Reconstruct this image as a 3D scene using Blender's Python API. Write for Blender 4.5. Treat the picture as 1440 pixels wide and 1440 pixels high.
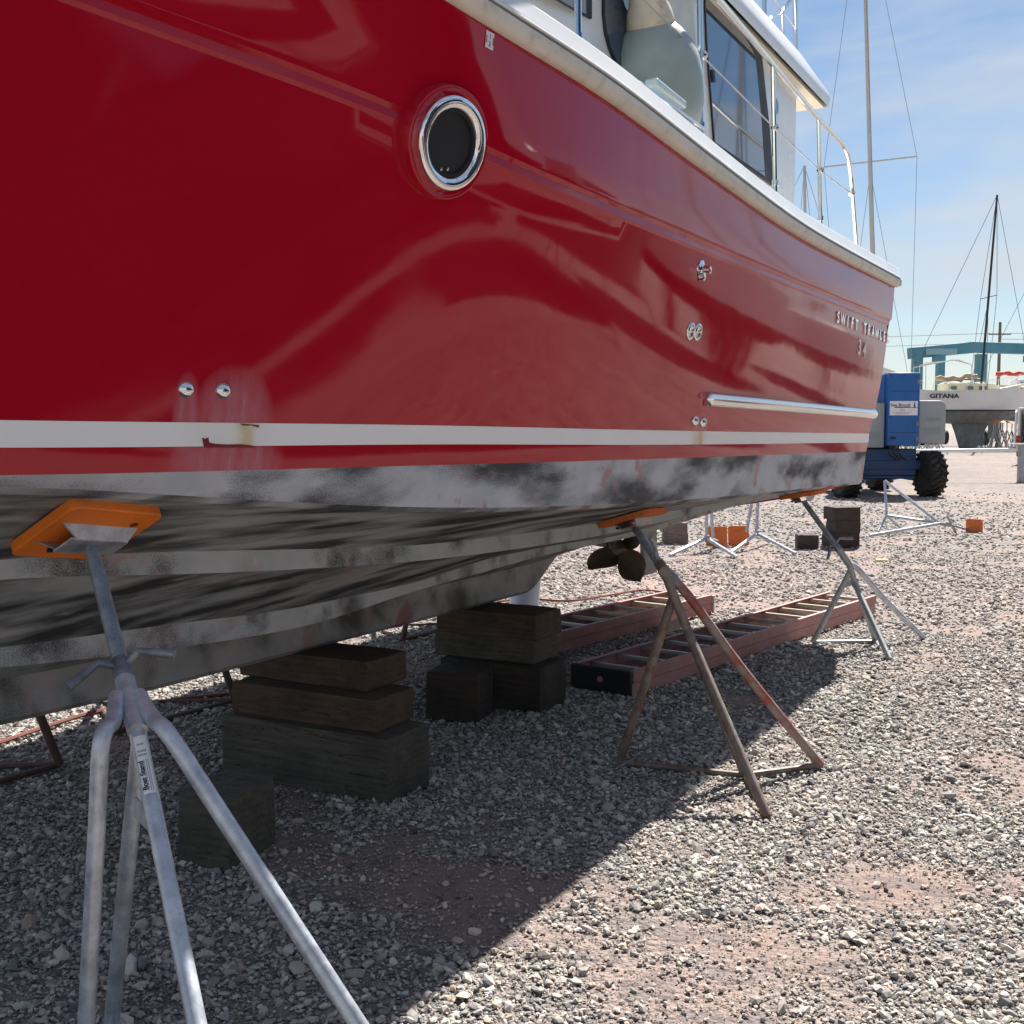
import bpy, bmesh, math, random
import numpy as np
from mathutils import Vector, Matrix
from mathutils.bvhtree import BVHTree
random.seed(7); RNG = np.random.default_rng(11)
for o in list(bpy.data.objects): bpy.data.objects.remove(o, do_unlink=True)
SC = bpy.context.scene; COL = SC.collection
# ---------------------------------------------------------------- camera
F = 1600.0; HC = 1.6; PITCH = math.atan(120.0/F)
cam = bpy.data.cameras.new('camera'); camo = bpy.data.objects.new('camera', cam); COL.objects.link(camo)
cam.sensor_width = 36; cam.lens = 36*F/1440.0; cam.clip_start = .05; cam.clip_end = 3000
camo.location = (0, 0, HC); camo.rotation_euler = (math.pi/2-PITCH, 0, 0)
SC.camera = camo
# ---------------------------------------------------------------- sun and sky
SX, SY = .36, .72                       # horizontal reach of a shadow per metre of height
SUN_EL = math.atan(1/math.hypot(SX, SY)); SUN_AZ = math.atan2(SX, SY)
sl = bpy.data.lights.new('sun', 'SUN'); sl.energy = 5.0; sl.angle = math.radians(.53); sl.color = (1, .95, .88)
so = bpy.data.objects.new('sun', sl); COL.objects.link(so)
so.rotation_euler = Vector((SX, SY, 1)).to_track_quat('Z', 'Y').to_euler()
w = bpy.data.worlds.new('World'); SC.world = w; w.use_nodes = True
wn = w.node_tree; wn.nodes.clear()
def wnode(t, **k):
    n = wn.nodes.new(t)
    for a, b in k.items(): setattr(n, a, b)
    return n
bg = wnode('ShaderNodeBackground'); out = wnode('ShaderNodeOutputWorld')
sky = wnode('ShaderNodeTexSky', sky_type='NISHITA', sun_disc=False, sun_elevation=SUN_EL, sun_rotation=SUN_AZ,
            altitude=0, air_density=1.05, dust_density=.0, ozone_density=3.0)
tc = wnode('ShaderNodeTexCoord'); mp = wnode('ShaderNodeMapping'); mp.inputs['Scale'].default_value = (1.6, 1.6, 6.5)
mp.inputs['Rotation'].default_value = (.12, -.1, .5)
n1 = wnode('ShaderNodeTexNoise'); n1.inputs['Scale'].default_value = 1.5; n1.inputs['Detail'].default_value = 7
n1.inputs['Roughness'].default_value = .52; n1.inputs['Distortion'].default_value = .35
mr = wnode('ShaderNodeMapRange'); mr.inputs[1].default_value = .43; mr.inputs[2].default_value = .66; mr.inputs[4].default_value = .85
mx = wnode('ShaderNodeMix', data_type='RGBA'); mx.inputs[7].default_value = (6.6, 6.9, 7.3, 1)
L = wn.links.new
L(tc.outputs['Generated'], mp.inputs['Vector']); L(mp.outputs[0], n1.inputs['Vector']); L(n1.outputs[0], mr.inputs[0])
sx = wnode('ShaderNodeSeparateXYZ'); L(tc.outputs['Generated'], sx.inputs[0])
hz = wnode('ShaderNodeMapRange'); hz.inputs[1].default_value = .0; hz.inputs[2].default_value = .16; hz.inputs[3].default_value = .62; hz.inputs[4].default_value = 0; L(sx.outputs[2], hz.inputs[0])
mxx = wnode('ShaderNodeMath', operation='MAXIMUM'); L(mr.outputs[0], mxx.inputs[0]); L(hz.outputs[0], mxx.inputs[1]); L(mxx.outputs[0], mx.inputs[0]); L(sky.outputs[0], mx.inputs[6]); L(mx.outputs[2], bg.inputs[0]); L(bg.outputs[0], out.inputs[0])
bg.inputs[1].default_value = .046
SC.view_settings.view_transform = 'Standard'; SC.view_settings.look = 'None'
SC.view_settings.exposure = 1.2; SC.view_settings.gamma = 1
# ---------------------------------------------------------------- geometry helpers
CP, SP = math.cos(PITCH), math.sin(PITCH)
def ray(x, y):
    u, v = (x-720)/F, (720-y)/F
    return Vector((u, CP+v*SP, -SP+v*CP))
CAM = Vector((0, 0, HC))
def atY(x, y, Y): d = ray(x, y); return CAM + d*(Y/d.y)
def atZ(x, y, z=0.0): d = ray(x, y); return CAM + d*((z-HC)/d.z)
AX = Vector((.4772, .8788, 0)); NX = Vector((.8788, -.4772, 0))     # along the trawler (aft), outward to starboard side seen
def atB(x, y, b): d = ray(x, y); return CAM + d*(b/d.dot(NX))
def AB(a, b, z): return AX*a + NX*b + Vector((0, 0, z))
def toab(p): return (p.dot(AX), p.dot(NX), p.z)
OFF = {}
class MB:
    def __init__(s): s.v = []; s.f = []; s.mi = []; s.uv = None
    def add(s, vs, fs, mi=0):
        o = len(s.v); s.v += [tuple(p) for p in vs]; s.f += [tuple(i+o for i in f) for f in fs]; s.mi += [mi]*len(fs); return s
    def box(s, c, size, ax=None, mi=0):
        c = Vector(c); X, Y, Z = ax if ax else (Vector((1,0,0)), Vector((0,1,0)), Vector((0,0,1)))
        hx, hy, hz = [q/2 for q in size]; vs = []
        for dz in (-1, 1):
            for dx, dy in ((-1,-1),(1,-1),(1,1),(-1,1)): vs.append(c+X*dx*hx+Y*dy*hy+Z*dz*hz)
        return s.add(vs, [(3,2,1,0),(4,5,6,7),(0,1,5,4),(1,2,6,5),(2,3,7,6),(3,0,4,7)], mi)
    def tube(s, pts, r, n=10, cap=True, mi=0):
        pts = [Vector(p) for p in pts]; rr = r if isinstance(r, (list, tuple)) else [r]*len(pts); vs = []; fs = []
        ref = None
        for i, p in enumerate(pts):
            t = (pts[min(i+1, len(pts)-1)]-pts[max(i-1, 0)])
            if t.length < 1e-9: t = Vector((0,0,1))
            t.normalize()
            if ref is None: ref = Vector((0,0,1)).cross(t) if abs(t.z) < .95 else Vector((1,0,0)).cross(t)
            ref = (ref - t*ref.dot(t)).normalized(); q = t.cross(ref)
            for k in range(n):
                a = 2*math.pi*k/n; vs.append(p+(ref*math.cos(a)+q*math.sin(a))*rr[i])
        for i in range(len(pts)-1):
            for k in range(n):
                k2 = (k+1) % n; fs.append((i*n+k, i*n+k2, (i+1)*n+k2, (i+1)*n+k))
        if cap: fs.append(tuple(range(n-1, -1, -1))); fs.append(tuple(range((len(pts)-1)*n, len(pts)*n)))
        return s.add(vs, fs, mi)
    def lathe(s, c, axis, prof, n=24, mi=0):          # prof: (along axis, radius)
        c = Vector(c); axis = Vector(axis).normalized()
        return s.tube2(c, axis, prof, n, mi)
    def tube2(s, c, t, prof, n, mi):
        ref = (Vector((0,0,1)).cross(t) if abs(t.z) < .95 else Vector((1,0,0)).cross(t)).normalized(); q = t.cross(ref); vs = []; fs = []
        for h, r in prof:
            for k in range(n):
                a = 2*math.pi*k/n; vs.append(c+t*h+(ref*math.cos(a)+q*math.sin(a))*r)
        for i in range(len(prof)-1):
            for k in range(n):
                k2 = (k+1) % n; fs.append((i*n+k, i*n+k2, (i+1)*n+k2, (i+1)*n+k))
        if prof[0][1] > 1e-4 and prof[0] != prof[-1]: fs.append(tuple(range(n-1, -1, -1)))
        if prof[-1][1] > 1e-4 and prof[0] != prof[-1]: fs.append(tuple(range((len(prof)-1)*n, len(prof)*n)))
        return s.add(vs, fs, mi)
    def prism(s, poly, ext, mi=0):                     # poly: coplanar points, ext: vector
        poly = [Vector(p) for p in poly]; ext = Vector(ext); n = len(poly)
        return s.add(poly+[p+ext for p in poly], [tuple(range(n-1,-1,-1)), tuple(range(n, 2*n))]+[(i, (i+1)%n, n+(i+1)%n, n+i) for i in range(n)], mi)
    def grid(s, rows, mi=0, close=False):
        n = len(rows[0]); vs = [p for r in rows for p in r]; fs = []
        for i in range(len(rows)-1):
            for k in range(n-1 if not close else n):
                k2 = (k+1) % n; fs.append((i*n+k, i*n+k2, (i+1)*n+k2, (i+1)*n+k))
        return s.add(vs, fs, mi)
    def mesh(s, name, mats, off=Vector((0,0,0)), smooth=True, angle=35, fix=True):
        me = bpy.data.meshes.new(name); me.from_pydata([Vector(p)-off for p in s.v], [], s.f)
        for m in (mats if isinstance(mats, (list, tuple)) else [mats]): me.materials.append(m)
        me.polygons.foreach_set('material_index', s.mi)
        bm = bmesh.new(); bm.from_mesh(me)
        bmesh.ops.remove_doubles(bm, verts=bm.verts, dist=1e-5)
        if fix: bmesh.ops.recalc_face_normals(bm, faces=bm.faces)
        if smooth:
            ca = math.radians(angle)
            for f in bm.faces: f.smooth = True
            for e in bm.edges:
                if len(e.link_faces) == 2 and e.calc_face_angle(0) > ca: e.smooth = False
        bm.to_mesh(me); bm.free(); return me
    def build(s, name, mats, parent=None, smooth=True, angle=35, bevel=0, fix=True, origin=None):
        off = OFF[parent.name] if parent else (Vector(origin) if origin is not None else Vector(np.array([min(p[i] for p in s.v) if i == 2 else (min(p[i] for p in s.v)+max(p[i] for p in s.v))/2 for i in range(3)])))
        me = s.mesh(name, mats, off, smooth, angle, fix)
        o = bpy.data.objects.new(name, me); COL.objects.link(o)
        if parent: o.parent = parent; OFF[o.name] = off
        else: o.location = off; OFF[o.name] = off
        if bevel:
            b = o.modifiers.new('bevel', 'BEVEL'); b.width = bevel; b.segments = 2; b.limit_method = 'ANGLE'; b.angle_limit = math.radians(40)
        return o
def tag(o, label=None, cat=None, group=None, kind=None):
    if label: o['label'] = label
    if cat: o['category'] = cat
    if group: o['group'] = group
    if kind: o['kind'] = kind
    return o
def empty(name, loc, label, cat, group=None):
    o = bpy.data.objects.new(name, None); COL.objects.link(o); o.location = loc; o.empty_display_size = .2
    OFF[o.name] = Vector(loc); return tag(o, label, cat, group)
def copy_tree(o, parent=None):
    c = o.copy(); COL.objects.link(c); c.parent = parent
    for ch in list(o.children): copy_tree(ch, c)
    return c
def text(name, s, size, mat, parent, pos, xdir, up, extrude=.004, bold=0.0, align='CENTER', sx=1.0):
    cu = bpy.data.curves.new('txt', 'FONT'); cu.body = s; cu.size = size; cu.extrude = extrude; cu.offset = bold; cu.align_x = align; cu.align_y = 'CENTER'
    to = bpy.data.objects.new('txt', cu); COL.objects.link(to); bpy.context.view_layer.update()
    me = bpy.data.meshes.new_from_object(to.evaluated_get(bpy.context.evaluated_depsgraph_get()))
    bpy.data.objects.remove(to, do_unlink=True)
    me.name = name; me.materials.clear(); me.materials.append(mat)
    xd = Vector(xdir).normalized(); ud = Vector(up); zd = xd.cross(ud).normalized(); ud = zd.cross(xd)
    M = Matrix((xd*sx, ud, zd)).transposed().to_4x4(); M.translation = Vector(pos)-(OFF[parent.name] if parent else Vector((0,0,0)))
    me.transform(M)
    o = bpy.data.objects.new(name, me); COL.objects.link(o)
    if parent: o.parent = parent; OFF[o.name] = OFF[parent.name]
    return o
def interp(xs, ys, x):                               # monotone cubic
    xs = np.array(xs, float); ys = np.array(ys, float); i = np.argsort(xs); xs, ys = xs[i], ys[i]
    h = np.diff(xs); d = np.diff(ys)/h; m = np.zeros(len(xs)); m[0], m[-1] = d[0], d[-1]
    for k in range(1, len(xs)-1):
        if d[k-1]*d[k] <= 0: m[k] = 0
        else:
            w1, w2 = 2*h[k]+h[k-1], h[k]+2*h[k-1]; m[k] = (w1+w2)/(w1/d[k-1]+w2/d[k])
    x = np.clip(np.asarray(x, float), xs[0], xs[-1]); k = np.clip(np.searchsorted(xs, x)-1, 0, len(h)-1); t = (x-xs[k])/h[k]
    return ((2*t**3-3*t**2+1)*ys[k]+(t**3-2*t**2+t)*h[k]*m[k]+(-2*t**3+3*t**2)*ys[k+1]+(t**3-t**2)*h[k]*m[k+1])
# ---------------------------------------------------------------- materials
def NM(name):
    m = bpy.data.materials.new(name); m.use_nodes = True; nt = m.node_tree; b = nt.nodes['Principled BSDF']; return m, nt, b
class NT:
    def __init__(s, nt): s.nt = nt
    def n(s, t, **k):
        x = s.nt.nodes.new(t)
        for a, b in k.items():
            if a.startswith('i_'): x.inputs[a[2:].replace('_', ' ')].default_value = b
            else: setattr(x, a, b)
        return x
    def l(s, a, b): s.nt.links.new(a, b)
    def coord(s, kind='Object', scale=(1,1,1), rot=(0,0,0)):
        t = s.n('ShaderNodeTexCoord'); m = s.n('ShaderNodeMapping'); m.inputs['Scale'].default_value = scale; m.inputs['Rotation'].default_value = rot
        s.l(t.outputs[kind], m.inputs[0]); return m.outputs[0]
    def noise(s, vec, scale, detail=4, rough=.55, dist=0):
        x = s.n('ShaderNodeTexNoise'); x.inputs['Scale'].default_value = scale; x.inputs['Detail'].default_value = detail
        x.inputs['Roughness'].default_value = rough; x.inputs['Distortion'].default_value = dist
        if vec is not None: s.l(vec, x.inputs['Vector'])
        return x.outputs[0]
    def mr(s, v, a, b, c=0, d=1):
        x = s.n('ShaderNodeMapRange'); s.l(v, x.inputs[0])
        for i, q in enumerate((a, b, c, d)): x.inputs[i+1].default_value = q
        return x.outputs[0]
    def math(s, op, a, b=None, clamp=False):
        x = s.n('ShaderNodeMath', operation=op, use_clamp=clamp)
        for i, q in enumerate((a, b)):
            if q is None: continue
            if isinstance(q, (int, float)): x.inputs[i].default_value = q
            else: s.l(q, x.inputs[i])
        return x.outputs[0]
    def mix(s, f, a, b, blend='MIX'):
        x = s.n('ShaderNodeMix', data_type='RGBA', blend_type=blend)
        for i, q in ((0, f), (6, a), (7, b)):
            if isinstance(q, (int, float)): x.inputs[i].default_value = q
            elif isinstance(q, tuple): x.inputs[i].default_value = q if len(q) == 4 else q+(1,)
            else: s.l(q, x.inputs[i])
        return x.outputs[2]
    def bump(s, h, st=.3, dist=.01, norm=None):
        x = s.n('ShaderNodeBump'); x.inputs['Strength'].default_value = st; x.inputs['Distance'].default_value = dist; s.l(h, x.inputs['Height'])
        if norm is not None: s.l(norm, x.inputs['Normal'])
        return x.outputs[0]
def simple(name, col, rough=.5, metal=0, spec=.5, var=.15, vscale=6, bump=0, coat=0, dirt=None, bscale=60):
    m, nt, b = NM(name); q = NT(nt); v = q.coord()
    f = q.noise(v, vscale, 5); f2 = q.mr(f, .3, .7)
    dark = tuple(c*(1-var) for c in col); lite = tuple(min(1, c*(1+var*.6)) for c in col)
    c = q.mix(f2, dark, lite)
    if dirt:
        g = q.noise(v, vscale*2.3, 8, .65); c = q.mix(q.mr(g, .52, .72, 0, .8), c, dirt)
    q.l(c, b.inputs['Base Color']); b.inputs['Roughness'].default_value = rough; b.inputs['Metallic'].default_value = metal
    b.inputs['Specular IOR Level'].default_value = spec; b.inputs['Coat Weight'].default_value = coat; b.inputs['Coat Roughness'].default_value = .05
    if rough > .15: q.l(q.mr(f, .3, .7, rough*.8, min(1, rough*1.2)), b.inputs['Roughness'])
    if bump: q.l(q.bump(q.noise(v, bscale, 5), bump, .004), b.inputs['Normal'])
    return m
M = {}
# red gelcoat with chalky run-off below the two skin fittings (kept in boat coordinates through the UV map: u = metres along, v = height)
def gelcoat_red():
    m, nt, b = NM('red_gelcoat'); q = NT(nt)
    uv = q.n('ShaderNodeUVMap'); uv.uv_map = 'boat'; sp = q.n('ShaderNodeSeparateXYZ'); q.l(uv.outputs[0], sp.inputs[0])
    u, v = sp.outputs[0], sp.outputs[1]
    def blob(u0, z0, wu, wz, stretch=True):
        du = q.math('MULTIPLY', q.math('SUBTRACT', u, u0), 1/wu); dz = q.math('MULTIPLY', q.math('SUBTRACT', v, z0), 1/wz)
        d = q.math('ADD', q.math('MULTIPLY', du, du), q.math('MULTIPLY', dz, dz)); return q.mr(d, 1.0, .25)
    cv = q.n('ShaderNodeCombineXYZ'); q.l(q.math('MULTIPLY', u, 14), cv.inputs[0]); q.l(q.math('MULTIPLY', v, 3.0), cv.inputs[1])
    st = q.noise(cv.outputs[0], 2.0, 6, .6)
    stain = None
    for args in STAINS:
        s_ = blob(*args); stain = s_ if stain is None else q.math('MAXIMUM', stain, s_)
    f = q.math('MULTIPLY', stain, q.mr(st, .25, .75, .15, .62), True)
    vv = q.n('ShaderNodeCombineXYZ'); q.l(u, vv.inputs[0]); q.l(v, vv.inputs[1])
    haze = q.mr(q.noise(vv.outputs[0], 1.3, 6, .6), .35, .75, 0, .06)
    base = q.mix(haze, (.42, .0015, .017), (.46, .07, .10))
    q.l(q.mix(f, base, (.52, .27, .33)), b.inputs['Base Color'])
    q.l(q.math('ADD', q.mr(q.noise(vv.outputs[0], 9, 5), .4, .7, .055, .09), q.math('MULTIPLY', f, .4)), b.inputs['Roughness'])
    b.inputs['Specular IOR Level'].default_value = .5; b.inputs['IOR'].default_value = 1.5
    wv = q.noise(vv.outputs[0], 2.2, 2, .4); q.l(q.bump(wv, .14, .012), b.inputs['Normal'])
    return m
def stripe_white():
    m, nt, b = NM('stripe_white'); q = NT(nt)
    uv = q.n('ShaderNodeUVMap'); uv.uv_map = 'boat'; sp = q.n('ShaderNodeSeparateXYZ'); q.l(uv.outputs[0], sp.inputs[0])
    c = (.86, .87, .88)
    u = sp.outputs[0]; n = q.noise(uv.outputs[0], 22, 4)
    uu = q.math('ADD', u, q.mr(n, 0, 1, -.03, .03)); prev = None
    for u0, wd, st in RUST:
        d = q.math('ABSOLUTE', q.math('SUBTRACT', uu, u0)); f = q.mr(d, wd, wd*.2, 0, st)
        prev = q.mix(f, prev if prev is not None else c, (.62, .45, .16))
    d = q.math('ABSOLUTE', q.math('SUBTRACT', uu, RUST[0][0]-.06)); prev = q.mix(q.mr(d, .2, .1, 0, .25), prev, (.72, .68, .55))
    q.l(prev, b.inputs['Base Color']); b.inputs['Roughness'].default_value = .22
    return m
def sanded(name, cols, stretch, scale, speck, rot=0.0, pink=.25, lo=.42, hi=.58):
    m, nt, b = NM(name); q = NT(nt)
    uv = q.n('ShaderNodeUVMap'); uv.uv_map = 'boat'
    mp0 = q.n('ShaderNodeMapping'); mp0.inputs['Rotation'].default_value = (0, 0, rot); q.l(uv.outputs[0], mp0.inputs[0]); mp1 = q.n('ShaderNodeMapping'); mp1.inputs['Scale'].default_value = stretch; q.l(mp0.outputs[0], mp1.inputs[0])
    mp2 = q.n('ShaderNodeMapping'); mp2.inputs['Scale'].default_value = (1, 1, 1); q.l(uv.outputs[0], mp2.inputs[0])
    big = q.noise(mp1.outputs[0], scale, 4, .5, .08); fine = q.noise(mp2.outputs[0], 170, 3, .8)
    f = q.math('ADD', big, q.math('MULTIPLY', q.math('SUBTRACT', fine, .5), speck))
    mask = q.mr(f, lo, hi)
    mid = q.noise(mp2.outputs[0], 5, 5, .6); c = q.mix(q.mr(mid, .35, .65), cols[0], cols[1])
    c = q.mix(mask, c, cols[2])
    pk = q.noise(mp2.outputs[0], 3.1, 3, .6, 1.0); pf = q.math('MULTIPLY', q.mr(pk, .6, .7), q.math('SUBTRACT', 1.0, mask))
    c = q.mix(q.math('MULTIPLY', pf, pink*2.2, True), c, (.42, .24, .25))
    rd = q.noise(mp2.outputs[0], 2.6, 2, .5, .5); c = q.mix(q.mr(rd, .70, .76, 0, .6), c, (.28, .035, .05))
    wh = q.noise(mp1.outputs[0], scale*2.7, 5, .6, .1); c = q.mix(q.mr(wh, .62, .72, 0, .45), c, cols[3])
    q.l(c, b.inputs['Base Color']); b.inputs['Roughness'].default_value = .55; b.inputs['Specular IOR Level'].default_value = .35
    q.l(q.bump(q.noise(mp2.outputs[0], 120, 4, .7), .3, .003), b.inputs['Normal'])
    return m
def metal_pipe(name, a, bcol, metal, rough, scale=18, rust=None, rl=.55):
    m, nt, b = NM(name); q = NT(nt); v = q.coord()
    f = q.noise(v, scale, 6, .65); c = q.mix(q.mr(f, .35, .68), a, bcol)
    if rust: c = q.mix(q.mr(q.noise(v, 7, 7, .7), rl, rl+.1, 0, .9), c, rust)
    sp = q.noise(v, 90, 3, .6); c = q.mix(q.mr(sp, .6, .75, 0, .35), c, tuple(x*.4 for x in a))
    q.l(c, b.inputs['Base Color']); b.inputs['Metallic'].default_value = metal
    q.l(q.mr(f, .3, .7, rough*.75, rough*1.25), b.inputs['Roughness']); q.l(q.bump(sp, .15, .002), b.inputs['Normal']); return m
def timber(name, c1, c2):
    m, nt, b = NM(name); q = NT(nt); v = q.coord('Object', (1.2, 9, 9)); v2 = q.coord('Object', (1, 14, 14))
    wv = q.n('ShaderNodeTexWave'); wv.inputs['Scale'].default_value = 1.1; wv.inputs['Distortion'].default_value = 7; wv.inputs['Detail'].default_value = 4; wv.bands_direction = 'Z'; q.l(v, wv.inputs[0])
    g = q.noise(v2, 5, 7, .65); f = q.math('ADD', q.math('MULTIPLY', wv.outputs[1], .14), q.math('MULTIPLY', g, .85))
    c = q.mix(q.mr(f, .25, .8), c1, c2); st = q.noise(q.coord(), 5, 4); c = q.mix(q.mr(st, .45, .75, 0, .6), c, tuple(x*.35 for x in c1))
    ck = q.noise(v2, 2.2, 5, .6, .8); crack = q.mr(q.math('ABSOLUTE', q.math('SUBTRACT', ck, .5)), .012, .0, 0, 1)
    c = q.mix(crack, c, (.008, .006, .005))
    q.l(c, b.inputs['Base Color']); b.inputs['Roughness'].default_value = .85
    q.l(q.bump(q.math('SUBTRACT', f, crack), .4, .008), b.inputs['Normal']); return m
def ground_mat():
    m, nt, b = NM('gravel_ground'); q = NT(nt); v = q.coord()
    at = q.n('ShaderNodeAttribute'); at.attribute_name = 'dirt'; dirt = at.outputs['Fac']
    cells = q.n('ShaderNodeTexVoronoi'); cells.inputs['Scale'].default_value = 55; q.l(v, cells.inputs[0])
    cells2 = q.n('ShaderNodeTexVoronoi'); cells2.inputs['Scale'].default_value = 24; q.l(v, cells2.inputs[0])
    s1 = q.n('ShaderNodeSeparateColor'); q.l(cells.outputs['Color'], s1.inputs[0]); s2 = q.n('ShaderNodeSeparateColor'); q.l(cells2.outputs['Color'], s2.inputs[0])
    grey = q.mix(s1.outputs[0], (.12, .113, .112), (.37, .352, .33)); grey2 = q.mix(s2.outputs[0], (.13, .123, .122), (.38, .36, .335))
    c = q.mix(.5, grey, grey2); big = q.noise(v, .9, 6, .6); c = q.mix(q.mr(big, .3, .6, .3, .75), c, (.30, .25, .225))
    far = q.noise(v, .12, 5, .6); c = q.mix(q.mr(far, .5, .62, 0, .4), c, (.42, .33, .28))
    fine = q.noise(v, 130, 4, .7); dcol = q.mix(fine, (.19, .128, .11), (.38, .28, .245)); c = q.mix(q.math('MULTIPLY', dirt, .85), c, dcol); sp3 = q.n('ShaderNodeTexVoronoi'); sp3.inputs['Scale'].default_value = 9; q.l(v, sp3.inputs[0]); s3 = q.n('ShaderNodeSeparateColor'); q.l(sp3.outputs['Color'], s3.inputs[0]); c = q.mix(q.mr(s3.outputs[0], .66, .9, 0, .45), c, (.11, .11, .12))
    q.l(c, b.inputs['Base Color']); b.inputs['Roughness'].default_value = .9; b.inputs['Specular IOR Level'].default_value = .25
    h = q.math('ADD', q.math('MULTIPLY', cells.outputs['Distance'], -.7), q.math('MULTIPLY', cells2.outputs['Distance'], -1.2))
    h = q.math('MULTIPLY', h, q.mr(dirt, 0, 1, 1, .25)); h = q.math('ADD', h, q.math('MULTIPLY', fine, .25)); q.l(q.bump(h, .9, .03), b.inputs['Normal']); return m
def stone_mat():
    m, nt, b = NM('crushed_stone'); q = NT(nt); at = q.n('ShaderNodeAttribute'); at.attribute_name = 'tint'
    n = q.noise(q.coord(), 160, 4, .7); c = q.mix(q.mr(n, .3, .7, 0, .35), at.outputs['Color'], (.5, .48, .45), 'MULTIPLY')
    q.l(c, b.inputs['Base Color']); b.inputs['Roughness'].default_value = .78; b.inputs['Specular IOR Level'].default_value = .3; return m
def glass_dark(name, col=(.012, .02, .035), spec=.9):
    m, nt, b = NM(name); b.inputs['Base Color'].default_value = col+(1,); b.inputs['Roughness'].default_value = .03; b.inputs['Specular IOR Level'].default_value = spec
    b.inputs['Coat Weight'].default_value = .5; b.inputs['Coat Roughness'].default_value = .02; return m
M['galv'] = metal_pipe('galvanised', (.36, .39, .44), (.62, .66, .72), .55, .42)
M['galv_dull'] = metal_pipe('galvanised_dull', (.28, .29, .30), (.48, .49, .50), .4, .55, rust=(.2, .13, .09), rl=.62)
M['rusty'] = metal_pipe('rusty_pipe', (.15, .12, .10), (.27, .235, .205), .25, .62, rust=(.16, .07, .045), rl=.50)
M['rusty_red'] = metal_pipe('red_worn_pipe', (.22, .17, .15), (.30, .25, .22), .2, .6, rust=(.27, .065, .05), rl=.47)
M['rusty_dark'] = metal_pipe('rusty_dark', (.10, .06, .045), (.16, .11, .09), .2, .7)
M['thread'] = metal_pipe('threaded_steel', (.15, .17, .20), (.30, .33, .37), .6, .5)
M['orange'] = simple('orange_paint', (.88, .21, .015), .5, var=.14, vscale=5, bump=.15, dirt=(.62,.17,.035))
M['orange_worn'] = simple('orange_paint_worn', (.66, .17, .03), .6, var=.25, vscale=7, dirt=(.25, .13, .08), bump=.2)
M['steel'] = simple('polished_steel', (.78, .78, .77), .1, 1, var=.05)
M['chrome'] = simple('chrome', (.86, .86, .86), .04, 1, var=.03)
M['white'] = simple('white_gelcoat', (.80, .81, .80), .25, var=.06, vscale=2, coat=.3)
M['cream_rail'] = simple('weathered_rub_rail', (.74, .71, .63), .45, var=.1, vscale=5, dirt=(.52, .45, .34))
M['groove'] = simple('rubber_groove', (.22, .22, .21), .7)
M['beige'] = simple('beige_liner', (.70, .60, .46), .5, var=.05)
M['glass'] = glass_dark('tinted_glass', (.03, .06, .11), 1.0)
M['black'] = simple('black_rubber', (.015, .015, .016), .55)
M['bronze'] = metal_pipe('fouled_bronze', (.085, .065, .04), (.19, .145, .08), .45, .45, 14, rust=(.11, .09, .06), rl=.5)
M['fender'] = simple('fender_vinyl', (.36, .43, .42), .42, var=.14, vscale=5, dirt=(.3, .37, .36), bump=.1)
M['fender_cream'] = simple('fender_neck_vinyl', (.74, .66, .52), .5, var=.15, vscale=9, dirt=(.4, .28, .16))
M['rope'] = simple('rope', (.62, .57, .47), .9, var=.25, vscale=60, bump=.6, bscale=200)
M['acrylic'] = simple('pale_plastic', (.62, .76, .74), .2, var=.05, coat=.3)
M['wood1'] = timber('timber_brown', (.055, .034, .022), (.125, .08, .052))
M['wood2'] = timber('timber_grey_green', (.062, .054, .042), (.125, .112, .088))
M['wood3'] = timber('timber_dark', (.03, .024, .018), (.075, .055, .04))
M['wood_grey'] = timber('timber_weathered', (.16, .14, .12), (.30, .27, .24))
M['wood_char'] = timber('timber_tarred', (.035, .028, .025), (.09, .065, .055))
M['ladder'] = simple('faded_red_fibreglass', (.40, .19, .17), .6, var=.2, vscale=5, dirt=(.40, .27, .25), bump=.15)
M['alu'] = simple('aluminium', (.52, .51, .49), .45, .6, var=.15, vscale=10)
M['tread'] = simple('wooden_tread', (.50, .42, .33), .7, var=.25, vscale=14)
M['lift_blue'] = simple('lift_blue_paint', (.015, .12, .38), .4, var=.12, vscale=2)
M['lift_dark'] = simple('lift_dark_blue', (.012, .055, .16), .45, var=.25, vscale=2, dirt=(.06, .06, .06))
M['lift_grey'] = simple('lift_grey_hood', (.33, .36, .37), .5, var=.06, vscale=1)
M['tyre'] = simple('tyre', (.022, .021, .018), .85, var=.3, vscale=4, dirt=(.09, .08, .06))
M['hull_white'] = simple('boat_white', (.72, .71, .70), .35, var=.07, vscale=1)
M['hull_cream'] = simple('boat_cream', (.72, .68, .52), .45, var=.08, vscale=1)
M['hull_navy'] = simple('boat_navy', (.012, .02, .06), .15)
M['hull_green'] = simple('boat_green', (.01, .06, .045), .2)
M['antifoul'] = simple('antifoul_grey', (.17, .18, .175), .75, var=.3, vscale=1.2, dirt=(.3, .3, .28))
M['antifoul_red'] = simple('antifoul_red', (.16, .04, .035), .75, var=.2, vscale=1.2)
M['mast'] = simple('mast_alu', (.58, .56, .52), .45, .3, var=.1)
M['mast_black'] = simple('mast_black', (.02, .022, .028), .5)
M['wire'] = simple('rigging_wire', (.22, .22, .23), .5, .5)
M['teal'] = simple('travel_lift_teal', (.07, .26, .33), .5, var=.2, vscale=.4, dirt=(.16, .3, .34))
M['canvas_tan'] = simple('tan_canvas', (.42, .36, .25), .9, var=.25, vscale=2)
M['canvas_red'] = simple('red_canvas', (.55, .07, .05), .85, var=.25, vscale=1.5)
M['pole'] = simple('utility_pole_wood', (.18, .15, .12), .9)
M['white_paint'] = simple('white_paint', (.78, .78, .76), .5, var=.06)
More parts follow.
